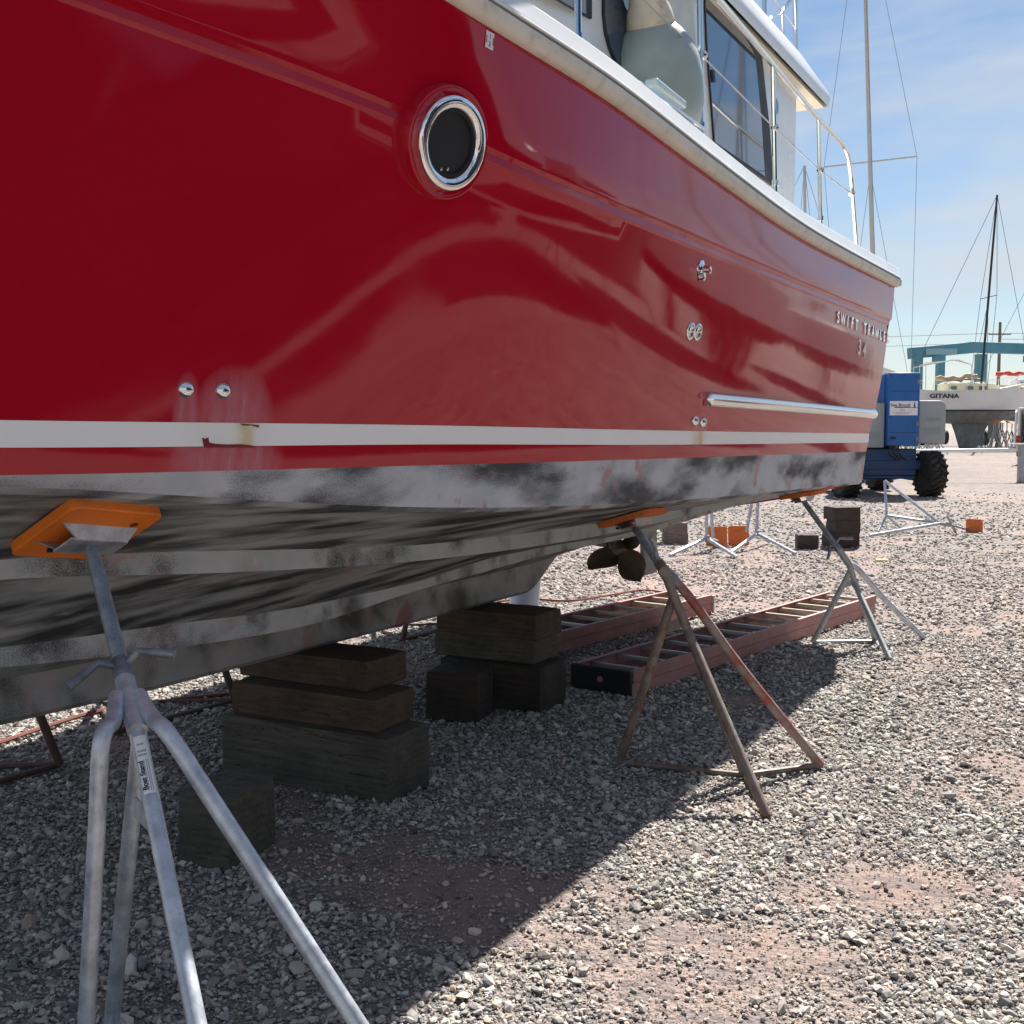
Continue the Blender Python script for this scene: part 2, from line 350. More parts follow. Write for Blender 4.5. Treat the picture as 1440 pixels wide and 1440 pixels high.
M['lamp_red'] = simple('tail_lamp', (.45, .02, .015), .2, coat=.5)
M['lamp_amber'] = simple('amber_lamp', (.7, .2, .02), .2, coat=.5)
M['cord'] = simple('red_cord', (.20, .06, .045), .7)
M['bucket'] = simple('bucket_plastic', (.52, .58, .72), .4, var=.06)
M['ink'] = simple('black_ink', (.02, .02, .025), .5)
M['ink_red'] = simple('red_ink', (.5, .03, .06), .5)
M['paper'] = simple('white_vinyl', (.8, .8, .82), .4, var=.04)
M['yellow'] = simple('yellow_marking', (.55, .56, .16), .8)
M['green'] = simple('green_paint', (.01, .14, .09), .5)
M['sign_faint'] = simple('faint_print', (.3, .35, .35), .6)
# ================================================================ GROUND
def vnoise(x, y, s, seed):
    r = np.random.default_rng(seed); G = r.random((128, 128)); x = x*s+37.3; y = y*s+11.7
    xi = np.floor(x).astype(int); yi = np.floor(y).astype(int); fx = x-xi; fy = y-yi; fx = fx*fx*(3-2*fx); fy = fy*fy*(3-2*fy)
    g = lambda a, b: G[a % 128, b % 128]
    return (g(xi, yi)*(1-fx)+g(xi+1, yi)*fx)*(1-fy)+(g(xi, yi+1)*(1-fx)+g(xi+1, yi+1)*fx)*fy
def dirt_at(x, y):
    n = .5*vnoise(x, y, 1.1, 1)+.3*vnoise(x, y, 2.7, 2)+.2*vnoise(x, y, 7, 3)
    # the bare strip seen right of the shadow edge and the track further back
    bias = .10*np.exp(-((x-1.9)**2/1.2+(y-5.6)**2/3.0)) + .16*np.exp(-((y-14.6)**2/1.0)) + .09*np.exp(-((x+.1)**2/1.6+(y-3.4)**2/1.4))
    bias = bias-.03*np.exp(-((x-1.8)**2/2+(y-3.2)**2/1.0))
    return np.clip((n+bias-.60)/.20, 0, 1)
def h_at(x, y): return .016*(vnoise(x, y, .8, 5)-.5)+.010*(vnoise(x, y, 3.1, 6)-.5)
def ax_grid(lo, hi, step, far):
    m = np.arange(lo, hi+1e-6, step); k = []; d = step*1.5; p = hi
    while p < far: p += d; d *= 1.35; k.append(p)
    j = []; d = step*1.5; p = lo
    while p > -far: p -= d; d *= 1.35; j.append(p)
    return np.array(sorted(j)+list(m)+k)
def build_ground():
    xs = ax_grid(-7, 9, .07, 1600); ys = ax_grid(-.5, 19, .07, 1600)
    X, Y = np.meshgrid(xs, ys); near = (np.abs(X) < 40) & (np.abs(Y) < 60); Z = np.where(near, h_at(X, Y), 0)-.004
    n, mm = X.shape; co = np.stack([X.ravel(), Y.ravel(), Z.ravel()], 1)
    i = (np.arange(n-1)[:, None]*mm+np.arange(mm-1)[None, :]).ravel(); fa = np.stack([i, i+1, i+mm+1, i+mm], 1)
    me = bpy.data.meshes.new('ground'); me.from_pydata(co.tolist(), [], fa.tolist()); me.materials.append(ground_mat())
    a = me.attributes.new('dirt', 'FLOAT', 'POINT'); a.data.foreach_set('value', dirt_at(X, Y).ravel().astype(np.float32))
    me.polygons.foreach_set('use_smooth', [True]*len(me.polygons))
    o = bpy.data.objects.new('ground', me); COL.objects.link(o); tag(o, 'grey crushed gravel yard with pink dusty patches', 'ground', kind='structure')
build_ground()
def build_stones(grit=False):
    t = (1+5**.5)/2
    V = np.array([(-1,t,0),(1,t,0),(-1,-t,0),(1,-t,0),(0,-1,t),(0,1,t),(0,-1,-t),(0,1,-t),(t,0,-1),(t,0,1),(-t,0,-1),(-t,0,1)], float); V /= np.linalg.norm(V[0])
    Fc = np.array([(0,11,5),(0,5,1),(0,1,7),(0,7,10),(0,10,11),(1,5,9),(5,11,4),(11,10,2),(10,7,6),(7,1,8),(3,9,4),(3,4,2),(3,2,6),(3,6,8),(3,8,9),(4,9,5),(2,4,11),(6,2,10),(8,6,7),(9,8,1)])
    if grit: V = np.array([(1,0,0),(-1,0,0),(0,1,0),(0,-1,0),(0,0,1),(0,0,-1)], float); Fc = np.array([(0,2,4),(2,1,4),(1,3,4),(3,0,4),(2,0,5),(1,2,5),(3,1,5),(0,3,5)])
    nv = len(V); P = []; R = []
    def zone(r0, r1, dens, rmin, rmed, sg, fade=0):
        ha = .70; area = ha*(r1*r1-r0*r0); n = int(area*dens)
        r = np.sqrt(RNG.random(n)*(r1*r1-r0*r0)+r0*r0); th = (RNG.random(n)*2-1)*ha
        x = r*np.sin(th); y = r*np.cos(th)-1.2
        s = np.maximum(rmin, rmed*np.exp(RNG.normal(0, sg, n)))
        keep = RNG.random(n) > .70*dirt_at(x, y)
        if fade: keep &= RNG.random(n) < (1-.45*(r-r0)/(r1-r0) if fade == 1 else .9*(1-(r-r0)/(r1-r0)))
        s = np.where(dirt_at(x, y) > .4, s*.72, s)
        clump = vnoise(x, y, 2.1, 21)*.6+vnoise(x, y, 5.3, 22)*.4
        keep &= RNG.random(n) < .45+1.1*clump
        P.append(np.stack([x[keep], y[keep]], 1)); R.append(np.minimum(s[keep], .032))
    zone(2.6, 6.4, 4300, .0032, .0066, .46); zone(6.4, 10.5, 1750, .006, .0098, .36); zone(10.5, 17, 480, .010, .0145, .3, 1); zone(17, 32, 110, .018, .022, .2, 2)
    if grit: P.clear(); R.clear(); zone(2.6, 5.6, 7500, .0022, .0031, .25); zone(5.6, 8.0, 2600, .0035, .0045, .2)
    P = np.concatenate(P); R = np.concatenate(R); n = len(P)
    Vv = V[None]*(1+RNG.uniform(-.34, .24, (n, nv, 1)))
    sc = np.stack([RNG.uniform(.85, 1.6, n), RNG.uniform(.65, 1.1, n), RNG.uniform(.38, .8, n)], 1); Vv = Vv*sc[:, None]*R[:, None, None]
    a = RNG.uniform(-.5, .5, n); ca, sa = np.cos(a)[:, None], np.sin(a)[:, None]; y, z = Vv[..., 1].copy(), Vv[..., 2].copy(); Vv[..., 1] = y*ca-z*sa; Vv[..., 2] = y*sa+z*ca
    a = RNG.uniform(-.6, .6, n); ca, sa = np.cos(a)[:, None], np.sin(a)[:, None]; x, z = Vv[..., 0].copy(), Vv[..., 2].copy(); Vv[..., 0] = x*ca-z*sa; Vv[..., 2] = x*sa+z*ca
    a = RNG.uniform(0, 6.283, n); ca, sa = np.cos(a)[:, None], np.sin(a)[:, None]; x, y = Vv[..., 0].copy(), Vv[..., 1].copy(); Vv[..., 0] = x*ca-y*sa; Vv[..., 1] = x*sa+y*ca
    zc = h_at(P[:, 0], P[:, 1])+R*RNG.uniform(-.1, .42, n)
    Vv += np.stack([P[:, 0], P[:, 1], zc], 1)[:, None]
    faces = (Fc[None]+(np.arange(n)*nv)[:, None, None]).reshape(-1, 3)
    me = bpy.data.meshes.new('gravel_stones'); me.vertices.add(n*nv); me.vertices.foreach_set('co', Vv.astype(np.float32).ravel())
    me.loops.add(len(faces)*3); me.loops.foreach_set('vertex_index', faces.astype(np.int32).ravel())
    me.polygons.add(len(faces)); me.polygons.foreach_set('loop_start', np.arange(len(faces), dtype=np.int32)*3); me.polygons.foreach_set('loop_total', np.full(len(faces), 3, np.int32))
    me.polygons.foreach_set('use_smooth', np.zeros(len(faces), bool)); me.update(calc_edges=True)
    pal = np.array([(.26,.265,.28),(.38,.38,.385),(.50,.495,.49),(.60,.59,.57),(.70,.685,.66),(.56,.52,.47),(.44,.40,.36),(.52,.41,.37),(.13,.135,.15)])
    k = RNG.choice(9, n, p=[.15,.22,.22,.15,.08,.08,.04,.02,.04]); c = pal[k]*RNG.uniform(.75, 1.2, (n, 1)); dd = dirt_at(P[:,0], P[:,1])[:,None]*.5+.04; c = np.clip(np.array([.90,.865,.81])*(c*(1-dd)+c*np.array([1.02,.80,.72])*dd), 0, 1)
    ca_ = me.color_attributes.new('tint', 'FLOAT_COLOR', 'POINT'); col = np.ones((n, nv, 4), np.float32); col[..., :3] = c[:, None]; ca_.data.foreach_set('color', col.ravel())
    me.materials.append(stone_mat())
    nm = 'gravel_grit' if grit else 'gravel_stones'
    o = bpy.data.objects.new(nm, me); COL.objects.link(o); tag(o, 'fine grit between the stones near the camera' if grit else 'loose crushed grey stones covering the yard', 'gravel', kind='stuff')
build_stones(); build_stones(True)
# ================================================================ TRAWLER
B0 = -3.35
def curve(pts, tail):
    out = []
    for p in pts:
        if len(p) == 3: out.append(toab(atB(*p)))
        else:                                          # (x, y, 'z', z)
            d = ray(p[0], p[1]); out.append(toab(CAM+d*((p[3]-HC)/d.z)))
    out += tail
    out.sort(key=lambda q: q[0]); return np.array(out)
gun = curve([(1258,404,-1.70),(1133,340,-1.772),(987,240,-1.79),(849,138,-1.815),(702,49,-1.885),(640,9,-1.92)],
            [(2.2,-2.12,3.03),(1.2,-2.46,3.09),(.35,-2.93,3.14),(-.1,-3.34,3.16)])
knk = curve([(1251,451,-1.712),(1040,364,-1.785),(800,262,-1.838),(675,209,-1.925),(590,165,-2.02),(230,30,-2.31)], [(1.2,-2.72,2.80),(.1,-3.34,2.86)])
st = curve([(1222,609.7,-1.795),(900,604.7,-2.005),(560,597.3,-2.22),(0,591,-2.46)], [(1.25,-2.72,1.625),(.5,-3.34,1.63)])
sb = curve([(1221,622.3,-1.80),(900,625.5,-2.01),(560,625,-2.225),(0,630,-2.465)], [(1.25,-2.73,1.56),(.52,-3.34,1.56)])
pl = curve([(1218,635,-1.805),(900,646,-2.02),(560,655.5,-2.235),(0,669,-2.475)], [(1.28,-2.75,1.49),(.55,-3.34,1.49)])
ch = curve([(1212,678,-1.83),(1000,700,-1.99),(900,707,-2.06),(700,714,-2.17),(560,713,-2.265),(300,700,-2.38),(0,683,-2.51)], [(1.4,-2.82,1.47),(.7,-3.34,1.47)])
s1t = curve([(1100,692,-2.38),(1000,709,-2.43),(835,737,-2.5),(743,749,-2.54),(600,766,-2.6),(389,773,-2.68),(170,778,-2.76),(0,786,-2.82)], [(9.3,-2.33,1.08),(1.6,-3.02,1.22),(.95,-3.34,1.3)])
s1b = curve([(1100,699,-2.375),(1000,718,-2.425),(835,755,-2.495),(713,774,-2.54),(600,788,-2.595),(389,802,-2.675),(194,810,-2.75),(0,812,-2.815)], [(9.3,-2.325,1.04),(1.6,-3.02,1.16),(.97,-3.34,1.24)])
s2t = curve([(859,755,-2.98),(789,765,-2.99),(682,786,-3.0),(600,816,-3.0),(413,856,-3.02),(219,880,-3.06),(0,912,-3.1)], [(9.25,-2.9,.97),(1.8,-3.2,.95),(1.2,-3.34,1.1)])
s2b = curve([(859,762,-2.98),(789,775,-2.99),(682,804,-3.0),(560,838,-3.0),(437,880,-3.02),(243,912,-3.055),(0,939,-3.095)], [(9.25,-2.9,.935),(1.8,-3.2,.90),(1.22,-3.34,1.06)])
N = 90
def sample(c, a0=None, a1=None, n=N, db=0, dz=0):
    a0 = c[-1][0] if a0 is None else a0; a1 = c[0][0] if a1 is None else a1
    a = np.linspace(a0, a1, n); B_, Z_ = interp(c[:,0], c[:,1], a), interp(c[:,0], c[:,2], a)
    for _ in range(10):
        for q in (B_, Z_): q[1:-1] = .25*q[:-2]+.5*q[1:-1]+.25*q[2:]
    return np.stack([a, B_+db, Z_+dz], 1)
G_, K_, T_, S_, P_, C_ = [sample(c) for c in (gun, knk, st, sb, pl, ch)]
A1, A1b, A2, A2b = [sample(c) for c in (s1t, s1b, s2t, s2b)]
U1 = A1b.copy(); U1[:,1] -= np.minimum(.055, np.maximum(0, A1b[:,1]-B0)); U1[:,2] += .008
U2 = A2b.copy(); U2[:,1] -= np.minimum(.05, np.maximum(0, A2b[:,1]-B0)); U2[:,2] += .006
Rt = np.stack([np.linspace(9.2, 1.3, N), np.full(N, B0+.045), interp([1.3,2.2,4,6,7.5,9.2], [1.02,.76,.73,.73,.79,.86], np.linspace(9.2, 1.3, N))], 1)
def pts(arr, mirror=False): return [AB(a, 2*B0-b if mirror else b, z) for a, b, z in arr]
def lerp(a, b, t, bulge=0):
    r = a*(1-t)+b*t; r[:,1] += bulge*4*t*(1-t)*np.clip((r[:,1]-B0)/1.0, 0, 1); return r
boat = empty('motor_trawler', AB(5, B0, 0), 'large glossy red motor trawler with white stripe, propped on timber blocks and jack stands', 'motor yacht')
def set_uv(o, fn):
    me = o.data; off = OFF[o.name]; uv = me.uv_layers.new(name='boat'); vi = np.zeros(len(me.loops), np.int32); me.loops.foreach_get('vertex_index', vi)
    co = np.zeros(len(me.vertices)*3); me.vertices.foreach_get('co', co); co = co.reshape(-1, 3)+np.array(off)
    a = co@np.array(AX); b = co@np.array(NX); uvv = np.stack(fn(a, b, co[:,2]), 1)[vi]; uv.data.foreach_set('uv', uvv.astype(np.float32).ravel())
side = lambda a, b, z: (a, z)
under = lambda a, b, z: (a, z-np.abs(b-B0)*-1.0)
Kt = K_.copy(); Kt[:,1] += .018*np.clip((K_[:,1]-B0)/.5, 0, 1); Kt[:,2] += .028
K2 = K_.copy(); K2[:,2] -= .03; K2[:,1] -= .006
rows = [G_, lerp(G_, Kt, .33), lerp(G_, Kt, .66), Kt, K_+np.array([0,.014,.008]), K_+np.array([0,-.004,-.004]), K2+np.array([0,.006,0]), K2+np.array([0,-.004,-.012])]+[lerp(K2+np.array([0,-.004,-.012]), T_, t, .02) for t in (.14,.28,.42,.57,.71,.86,1.0)]
def cham(x): return x
mb = MB()
for mir in (False, True): mb.grid([pts(r, mir) for r in rows])
NEAR = MB(); NEAR.grid([pts(r) for r in rows+[S_, P_, C_, A1, A1b, U1, A2, A2b, U2, Rt]])
BVH = BVHTree.FromPolygons([Vector(v) for v in NEAR.v], NEAR.f)
def hit(x, y):
    loc, no, i, d = BVH.ray_cast(CAM, ray(x, y).normalized())
    if loc is None: loc = atB(x, y, -1.8); no = NX.copy()
    if no.dot(ray(x, y)) > 0: no = -no
    return loc, no
def hullaz(a, z):
    loc, no, i, d = BVH.ray_cast(AB(a, 2, z), -NX)
    if loc is None: return AB(a, -1.8, z), NX.copy()
    return loc, (no if no.dot(NX) > 0 else -no)
STAINS = []; RUST = []
for (x, y, wu, wz) in ((328, 592, .155, .17), (262, 590, .05, .14), (984, 606, .10, .10), (320, 650, .22, .10)):
    p, _ = hit(x, y); STAINS.append((toab(p)[0], p.z, wu, wz))
RUST.append((toab(hit(345, 612)[0])[0], .045, .75)); RUST.append((toab(hit(982, 615)[0])[0], .11, .55)); RUST.append((toab(hit(985, 615)[0])[0], .04, .7))
M['red'] = gelcoat_red(); M['stripe'] = stripe_white()
M['band'] = sanded('sanded_primer_band', [(.40,.44,.49), (.52,.54,.59), (.04,.045,.055), (.62,.65,.70)], (.8,1.9,1), 2.3, .30, 0, .7, .44, .62)
M['panel'] = sanded('sanded_bottom_panel', [(.30,.33,.34), (.40,.41,.41), (.045,.046,.048), (.50,.51,.51)], (1.1,4.2,1), 1.7, .16, -.42, .25, .40, .60)
M['strake'] = sanded('sanded_spray_rail', [(.40,.44,.46), (.50,.51,.52), (.07,.07,.07), (.60,.60,.59)], (2.4,2.0,1), 1.6, .40, 0, .3, .50, .66)
M['keelm'] = sanded('sanded_keel', [(.28,.31,.32), (.38,.37,.37), (.06,.06,.055), (.52,.51,.49)], (1.4,1.8,1), 1.8, .40, 1.2, .4, .48, .66)
hull = mb.build('topsides', M['red'], boat, angle=28); set_uv(hull, side)
mb = MB()
for mir in (False, True):
    o = 2e-3
    mb.grid([pts(T_+np.array([0,o,0]), mir), pts(S_+np.array([0,o,0]), mir)])
x = mb.build('boot_stripe', M['stripe'], boat); set_uv(x, side)
mb = MB()
for mir in (False, True): mb.grid([pts(T_+np.array([0,-.001,.004]), mir), pts(lerp(T_,S_,.5), mir), pts(S_, mir), pts(P_, mir)])
x = mb.build('lower_red_band', M['red'], boat); set_uv(x, side)
mb = MB()
for mir in (False, True): mb.grid([pts(P_, mir), pts(lerp(P_, C_, .5), mir), pts(C_, mir)])
x = mb.build('primer_band', M['band'], boat); set_uv(x, side)
mb = MB()
for mir in (False, True):
    mb.grid([pts(r, mir) for r in (C_, lerp(C_, A1, .03, .0)-np.array([0,0,.012]), lerp(C_, A1, .25, -.012), lerp(C_, A1, .5, -.02), lerp(C_, A1, .75, -.012), A1)], 0)
    mb.grid([pts(A1, mir), pts(A1b, mir)], 1); mb.grid([pts(A1b, mir), pts(U1, mir)], 0)
    mb.grid([pts(r, mir) for r in (U1, lerp(U1, A2, .33, -.01), lerp(U1, A2, .66, -.01), A2)], 0)
    mb.grid([pts(A2, mir), pts(A2b, mir)], 1); mb.grid([pts(A2b, mir), pts(U2, mir)], 0)
    mb.grid([pts(U2, mir), pts(lerp(U2, Rt, .5), mir), pts(Rt, mir)], 2)
mb.grid([pts(Rt), pts(Rt, True)], 2)
x = mb.build('sanded_bottom', [M['panel'], M['strake'], M['keelm']], boat, angle=25); set_uv(x, under)
# keel
mb = MB(); ks = [(1.15,1.06,1.12),(1.5,.9,1.0),(1.9,.68,.80),(2.3,.60,.78),(3.2,.575,.76),(4.5,.565,.76),(5.6,.555,.76),(6.30,.553,.76),(6.40,.575,.765),(6.78,.775,.80)]
rr = [[AB(a, B0-.055, zt), AB(a, B0-.05, zb+.02), AB(a, B0-.03, zb), AB(a, B0+.03, zb), AB(a, B0+.05, zb+.02), AB(a, B0+.055, zt)] for a, zb, zt in ks]
mb.grid(rr); x = mb.build('keel', M['keelm'], boat, angle=40); set_uv(x, lambda a, b, z: (a, z))
# transom
mb = MB(); prof = [G_[0], Kt[0], K_[0], T_[0], S_[0], P_[0], C_[0], A1b[0], A2b[0], Rt[0]]
nr = [AB(*p) for p in prof]; fr = [AB(p[0], 2*B0-p[1], p[2]) for p in prof]
mb.grid([[a.lerp(b, t) for a, b in zip(nr, fr)] for t in (0, .5, 1)]); x = mb.build('transom', M['red'], boat); set_uv(x, side)
# rub rail, bulwark: profile swept along the sheer
def sweep(arr, prof, mi=0, mb=None, close=False, mirs=(False, True)):
    mb = mb or MB()
    for mir in mirs:
        base = pts(arr, mir); rows_ = []
        for i, p in enumerate(base):
            t = base[min(i+1, len(base)-1)]-base[max(i-1, 0)]; t.z = 0; t.normalize(); nn = Vector((-t.y, t.x, 0))
            if (nn.dot(NX) < 0) != mir: nn = -nn
            if i > len(base)-2 : nn = (NX if not mir else -NX)*.3-AX*.9
            rows_.append([p+nn*o+Vector((0,0,h)) for o, h in prof])
        mb.grid(rows_, mi)
    return mb
sweep(G_, [(-.01,.002),(.014,.000),(.032,.008),(.043,.022),(.046,.036),(.046,.053),(.043,.055)]).build('rub_rail', M['cream_rail'], boat, angle=50)
sweep(G_, [(.042,.0545),(.0415,.066),(.03,.069)]).build('rub_rail_groove', M['groove'], boat)
BH = .148
sweep(G_, [(.038,.0655),(.047,.0655),(.049,.069),(.048,.074),(.043,.079),(.037,.086),(.035,BH-.010),(.030,BH-.003),(.02,BH),(-.09,BH+.006),(-.10,BH-.004),(-.12,-.02)]).build('bulwark', M['white'], boat, angle=40)
e0 = AB(*G_[0])
mb = MB(); mb.prism([AB(G_[0][0], G_[0][1]+o, G_[0][2]+h) for o, h in [(-.01,-.004),(.05,.01),(.054,.05),(.03,.08),(.012,BH),(-.1,BH),(-.1,0)]], AX*.02); mb.build('bulwark_end', M['white'], boat)
mb = MB(); Gd = G_.copy(); Gd[:,1] -= .09
mb.grid([pts(Gd+np.array([0,0,-.02])), [AB(a, B0, z+.05) for a, b, z in Gd], pts(Gd+np.array([0,0,-.02]), True)]); mb.build('deck', M['white'], boat)
# cabin
CB = -2.15; ZR = 3.955
mb = MB(); cab = [(8.14,CB),(4.6,CB),(3.6,CB-.12),(2.7,CB-.6),(2.45,B0)]
def ring(z, inn=0): return [AB(a, b-inn, z) for a, b in cab]+[AB(a, 2*B0-b+inn, z) for a, b in cab[::-1][1:]]
mb.grid([ring(2.7), ring(3.2), ring(ZR+.02)], close=True); mb.build('cabin', M['white'], boat, angle=30)
def panel(poly_px, b, th, name, mat, parent, bevel=0):
    P = [atB(x, y, b) for x, y in poly_px]; return MB().prism(P, NX*th).build(name, mat, parent, smooth=False, bevel=bevel)
def win(frame_px, glass_px, fr='black'):
    f = panel(frame_px, CB+.001, .012, 'window', M[fr], boat); panel(glass_px, CB+.013, .004, 'pane', M['glass'], f); return f
win([(700,-90),(822,-90),(829,-40),(829,27),(816,20),(700,-46)], [(700,-90),(816,-90),(823,-40),(823,20),(814,16),(700,-50)])
win([(846,-60),(846,20),(849,48),(855,70),(864,92),(878,105),(980,175),(972,60),(960,-60)], [(850,-60),(850,20),(853,46),(859,68),(868,90),(880,100),(928,130),(925,60),(922,-60)])
panel([(936,-60),(941,130),(979,160),(976,60),(968,-60)], CB+.014, .01, 'pillar', simple('pillar_beige_grey', (.56,.57,.52), .4), boat)
win([(988,-40),(992,60),(1003,205),(1086,262),(1080,180),(1069,78),(1066,66),(1046,30),(1010,-12),(1004,-40)], [(990,-40),(994,60),(1005,200),(1075,248),(1070,170),(1062,82),(1058,72),(1040,40),(1003,-8),(998,-40)])
panel([(999,98),(1001,114),(1004,116),(1002,99)], CB+.019, .012, 'window_latch', M['black'], boat)
# flybridge moulding and overhang
mb = MB(); rb = -2.05
roof = [(8.67,rb),(7.2,rb),(5.0,rb-.0),(3.8,rb-.14),(2.9,rb-.6),(2.65,B0)]
def rring(z, inn, ia=0): return [AB(a-ia if i == 0 else a, b-inn, z) for i, (a, b) in enumerate(roof)]+[AB(a-ia if i == len(roof)-2 else a, 2*B0-b+inn, z) for i, (a, b) in enumerate(roof[::-1][1:])]
mb.grid([rring(ZR, .0), rring(ZR+.05, -.012), rring(ZR+.10, .0), rring(ZR+.30, .12, .35), rring(ZR+.36, .18, .45), rring(ZR+.36, .26, .5), rring(ZR+.08, .3, .5)], close=True)
mb.build('flybridge', M['white'], boat, angle=45)
mb = MB(); mb.prism([p+Vector((0,0,.006)) for p in rring(ZR-.012, .03)], Vector((0,0,.02))); mb.build('overhang_liner', M['beige'], boat, smooth=False)
mb = MB(); mb.prism(rring(ZR+.085, .2, .4), Vector((0,0,.02))); mb.build('flybridge_floor', M['white'], boat, smooth=False)
# flybridge handrail on three feet, and ladder posts
hr = [atB(x, y, -2.115) for x, y in ((1046,12),(1050,7),(1062,18),(1080,38),(1098,58),(1110,73),(1109,80))]
g = MB().tube(hr, .013, 8)
g.build('roof_handrail', M['steel'], boat)
for x, y in ((1052,17),(1076,47),(1099,72)): MB().lathe(atB(x, y+3, -2.16), NX, [(0,.03),(.01,.03),(.014,.012),(.05,.012)], 10).build('rail_foot', M['steel'], boat)
mb = MB(); bb = -2.45
for a_, b_ in (((1075,-40),(1075,42)), ((1118,-40),(1119,82))): mb.tube([atB(*a_, bb), atB(*b_, bb)], .019, 8)
mb.tube([atB(1119,-10,bb), atB(1104,10,bb), atB(1096,22,bb), atB(1084,24,bb)], .014, 8); mb.tube([atB(1100,14,bb), atB(1101,62,bb)], .014, 8); mb.tube([atB(1080,-12,bb), atB(1119,42,bb)], .006, 6)
mb.build('flybridge_rail', M['steel'], boat)
# guard rail
RBB = -1.87
def railpt(x, y, b=RBB): return atB(x, y, b)
top = [(640,-420),(813,-190),(945,-66),(1000,-12),(1082,85),(1150,166),(1176,193),(1188,208),(1195,232),(1199,270),(1205,346)]
def smooth_path(P, n=6):
    P = [Vector(p) for p in P]; out = []
    for i in range(len(P)-1):
        p0 = P[max(i-1,0)]; p1 = P[i]; p2 = P[i+1]; p3 = P[min(i+2, len(P)-1)]
        for k in range(n):
            t = k/n; out.append(.5*((2*p1)+(p2-p0)*t+(2*p0-5*p1+4*p2-p3)*t*t+(3*p1-p0-3*p2+p3)*t**3))
    out.append(P[-1]); return out
gr = MB().tube(smooth_path([railpt(*p) for p in top], 5), .0165, 10).build('guard_rail', M['steel'], boat)
for (x1, y1, x2, y2) in ((812,-190,813,57),(984,-30,986,182),(1087,90,1090,262),(1151,167,1154,312)):
    s = MB().tube([railpt(x1, y1), railpt(x2, y2), railpt(x2, y2+8)], .0135, 8); s.lathe(railpt(x2, y2-6), (0,0,1), [(-.02,.02),(.01,.02)], 10); s.build('stanchion', M['steel'], boat)
wp = [(640,-330),(813,-70),(905,0),(987,78),(1089,180),(1153,240),(1197,272)]
MB().tube([railpt(*p) for p in wp], .0042, 6).build('lifeline', simple('lifeline_wire', (.62,.62,.6), .35, .6), boat)
for x, y in ((987,78),(1089,180),(1153,240),(1197,272)): MB().lathe(railpt(x, y)-NX*.018, NX, [(0,.016),(.012,.022),(.034,.022),(.046,.01)], 10).build('rail_clamp', M['steel'], boat)
# small logo plate on cabin aft corner, side step block, bulwark scuff plate
lg = MB().lathe(atB(1091,150,CB)+NX*.002, NX, [(0,.05),(.003,.05)], 20); lg.build('cabin_emblem', simple('emblem_blue', (.10,.22,.45), .4), boat)
MB().prism([atB(897,114,-1.80), atB(905,124,-1.80), atB(990,186,-1.80), atB(988,180,-1.80)], NX*.012).build('scuff_plate', M['steel'], boat)
# porthole: a flat boss set on the curved side
p, n = hit(625, 201); R0 = .135
xq = Vector((0,0,1)).cross(n).normalized(); yq = n.cross(xq); sm = []
for k in range(16):
    th = k*math.pi/8; q_ = p+(xq*math.cos(th)+yq*math.sin(th))*R0*1.25; h_, _, _, _ = BVH.ray_cast(q_+n*.4, -n); sm.append(h_ if h_ else q_)
A_ = np.array([list(v) for v in sm]); cen = A_.mean(0); nn_ = np.linalg.svd(A_-cen)[2][2]; n = Vector(nn_) if Vector(nn_).dot(n) > 0 else -Vector(nn_); zc_ = n.z; n = (n*.62+NX*.38); n.z = zc_; n.normalize(); R0 = .143
p = Vector(cen); p = p+n*(max((v-p).dot(n) for v in sm)*.75+.004)
mb = MB().tube2(p, n, [(-.09,R0*1.30),(-.03,R0*1.27),(0,R0*1.24),(.006,R0*1.22),(.007,R0*1.18),(.0035,R0*1.15),(.004,R0*1.0)], 64, 0); ps = mb.build('porthole_surround', M['red'], boat, angle=60); set_uv(ps, side)
mb = MB().tube2(p, n, [(.0,R0*1.02),(.018,R0*1.04),(.026,R0*1.0),(.028,R0*.90),(.024,R0*.78),(.014,R0*.745),(-.03,R0*.70)], 72, 0); ph = mb.build('porthole', M['chrome'], boat, angle=80)
mb = MB().tube2(p, n, [(.0045,0.0001),(.0045,R0*.76)], 64, 0); mb.build('glass', glass_dark('porthole_glass', (.008,.007,.012), .35), ph, smooth=False)
MB().tube2(p, n, [(.006,R0*.74),(.014,R0*.74),(.014,R0*.67),(.0055,R0*.655)], 64, 0).build('gasket', M['black'], ph)
for x in (612, 621): MB().lathe(p+n*.005+(atY(x, 237, p.y)-atY(626, 201, p.y)), n, [(0,.0055),(.006,.005),(.008,.0)], 10).build('screw', M['steel'], ph)
# skin fittings
def dome(x, y, r, h, name='skin_fitting', mat='steel'):
    p, n = hit(x, y); MB().lathe(p-n*.002, n, [(0,r*1.06),(.004,r*1.06),(h*.5,r*.88),(h*.85,r*.55),(h,0.0)], 24).build(name, M[mat], boat, angle=70)
dome(261,548,.025,.024); dome(313,550,.025,.024); dome(977,592,.027,.022); dome(988,594,.027,.022)
for x, y in ((971,466),(981,467)):
    p, n = hit(x, y); f = MB().tube2(p, n, [(0,.043),(.006,.042),(.009,.034),(.004,.021)], 28, 0).build('drain_fitting', M['steel'], boat, angle=70)
    MB().tube2(p, n, [(.003,.0001),(.003,.022)], 20, 0).build('drain_hole', M['black'], f)
p, n = hit(985, 379); MB().lathe(p, n, [(0,.045),(.006,.044),(.01,.03),(.018,.02),(.05,.017),(.055,0)], 20).build('deck_fitting', M['chrome'], boat); MB().lathe(p-Vector((0,0,.035)), n, [(0,.02),(.02,.018),(.024,0)], 14).build('deck_fitting_latch', M['chrome'], boat)
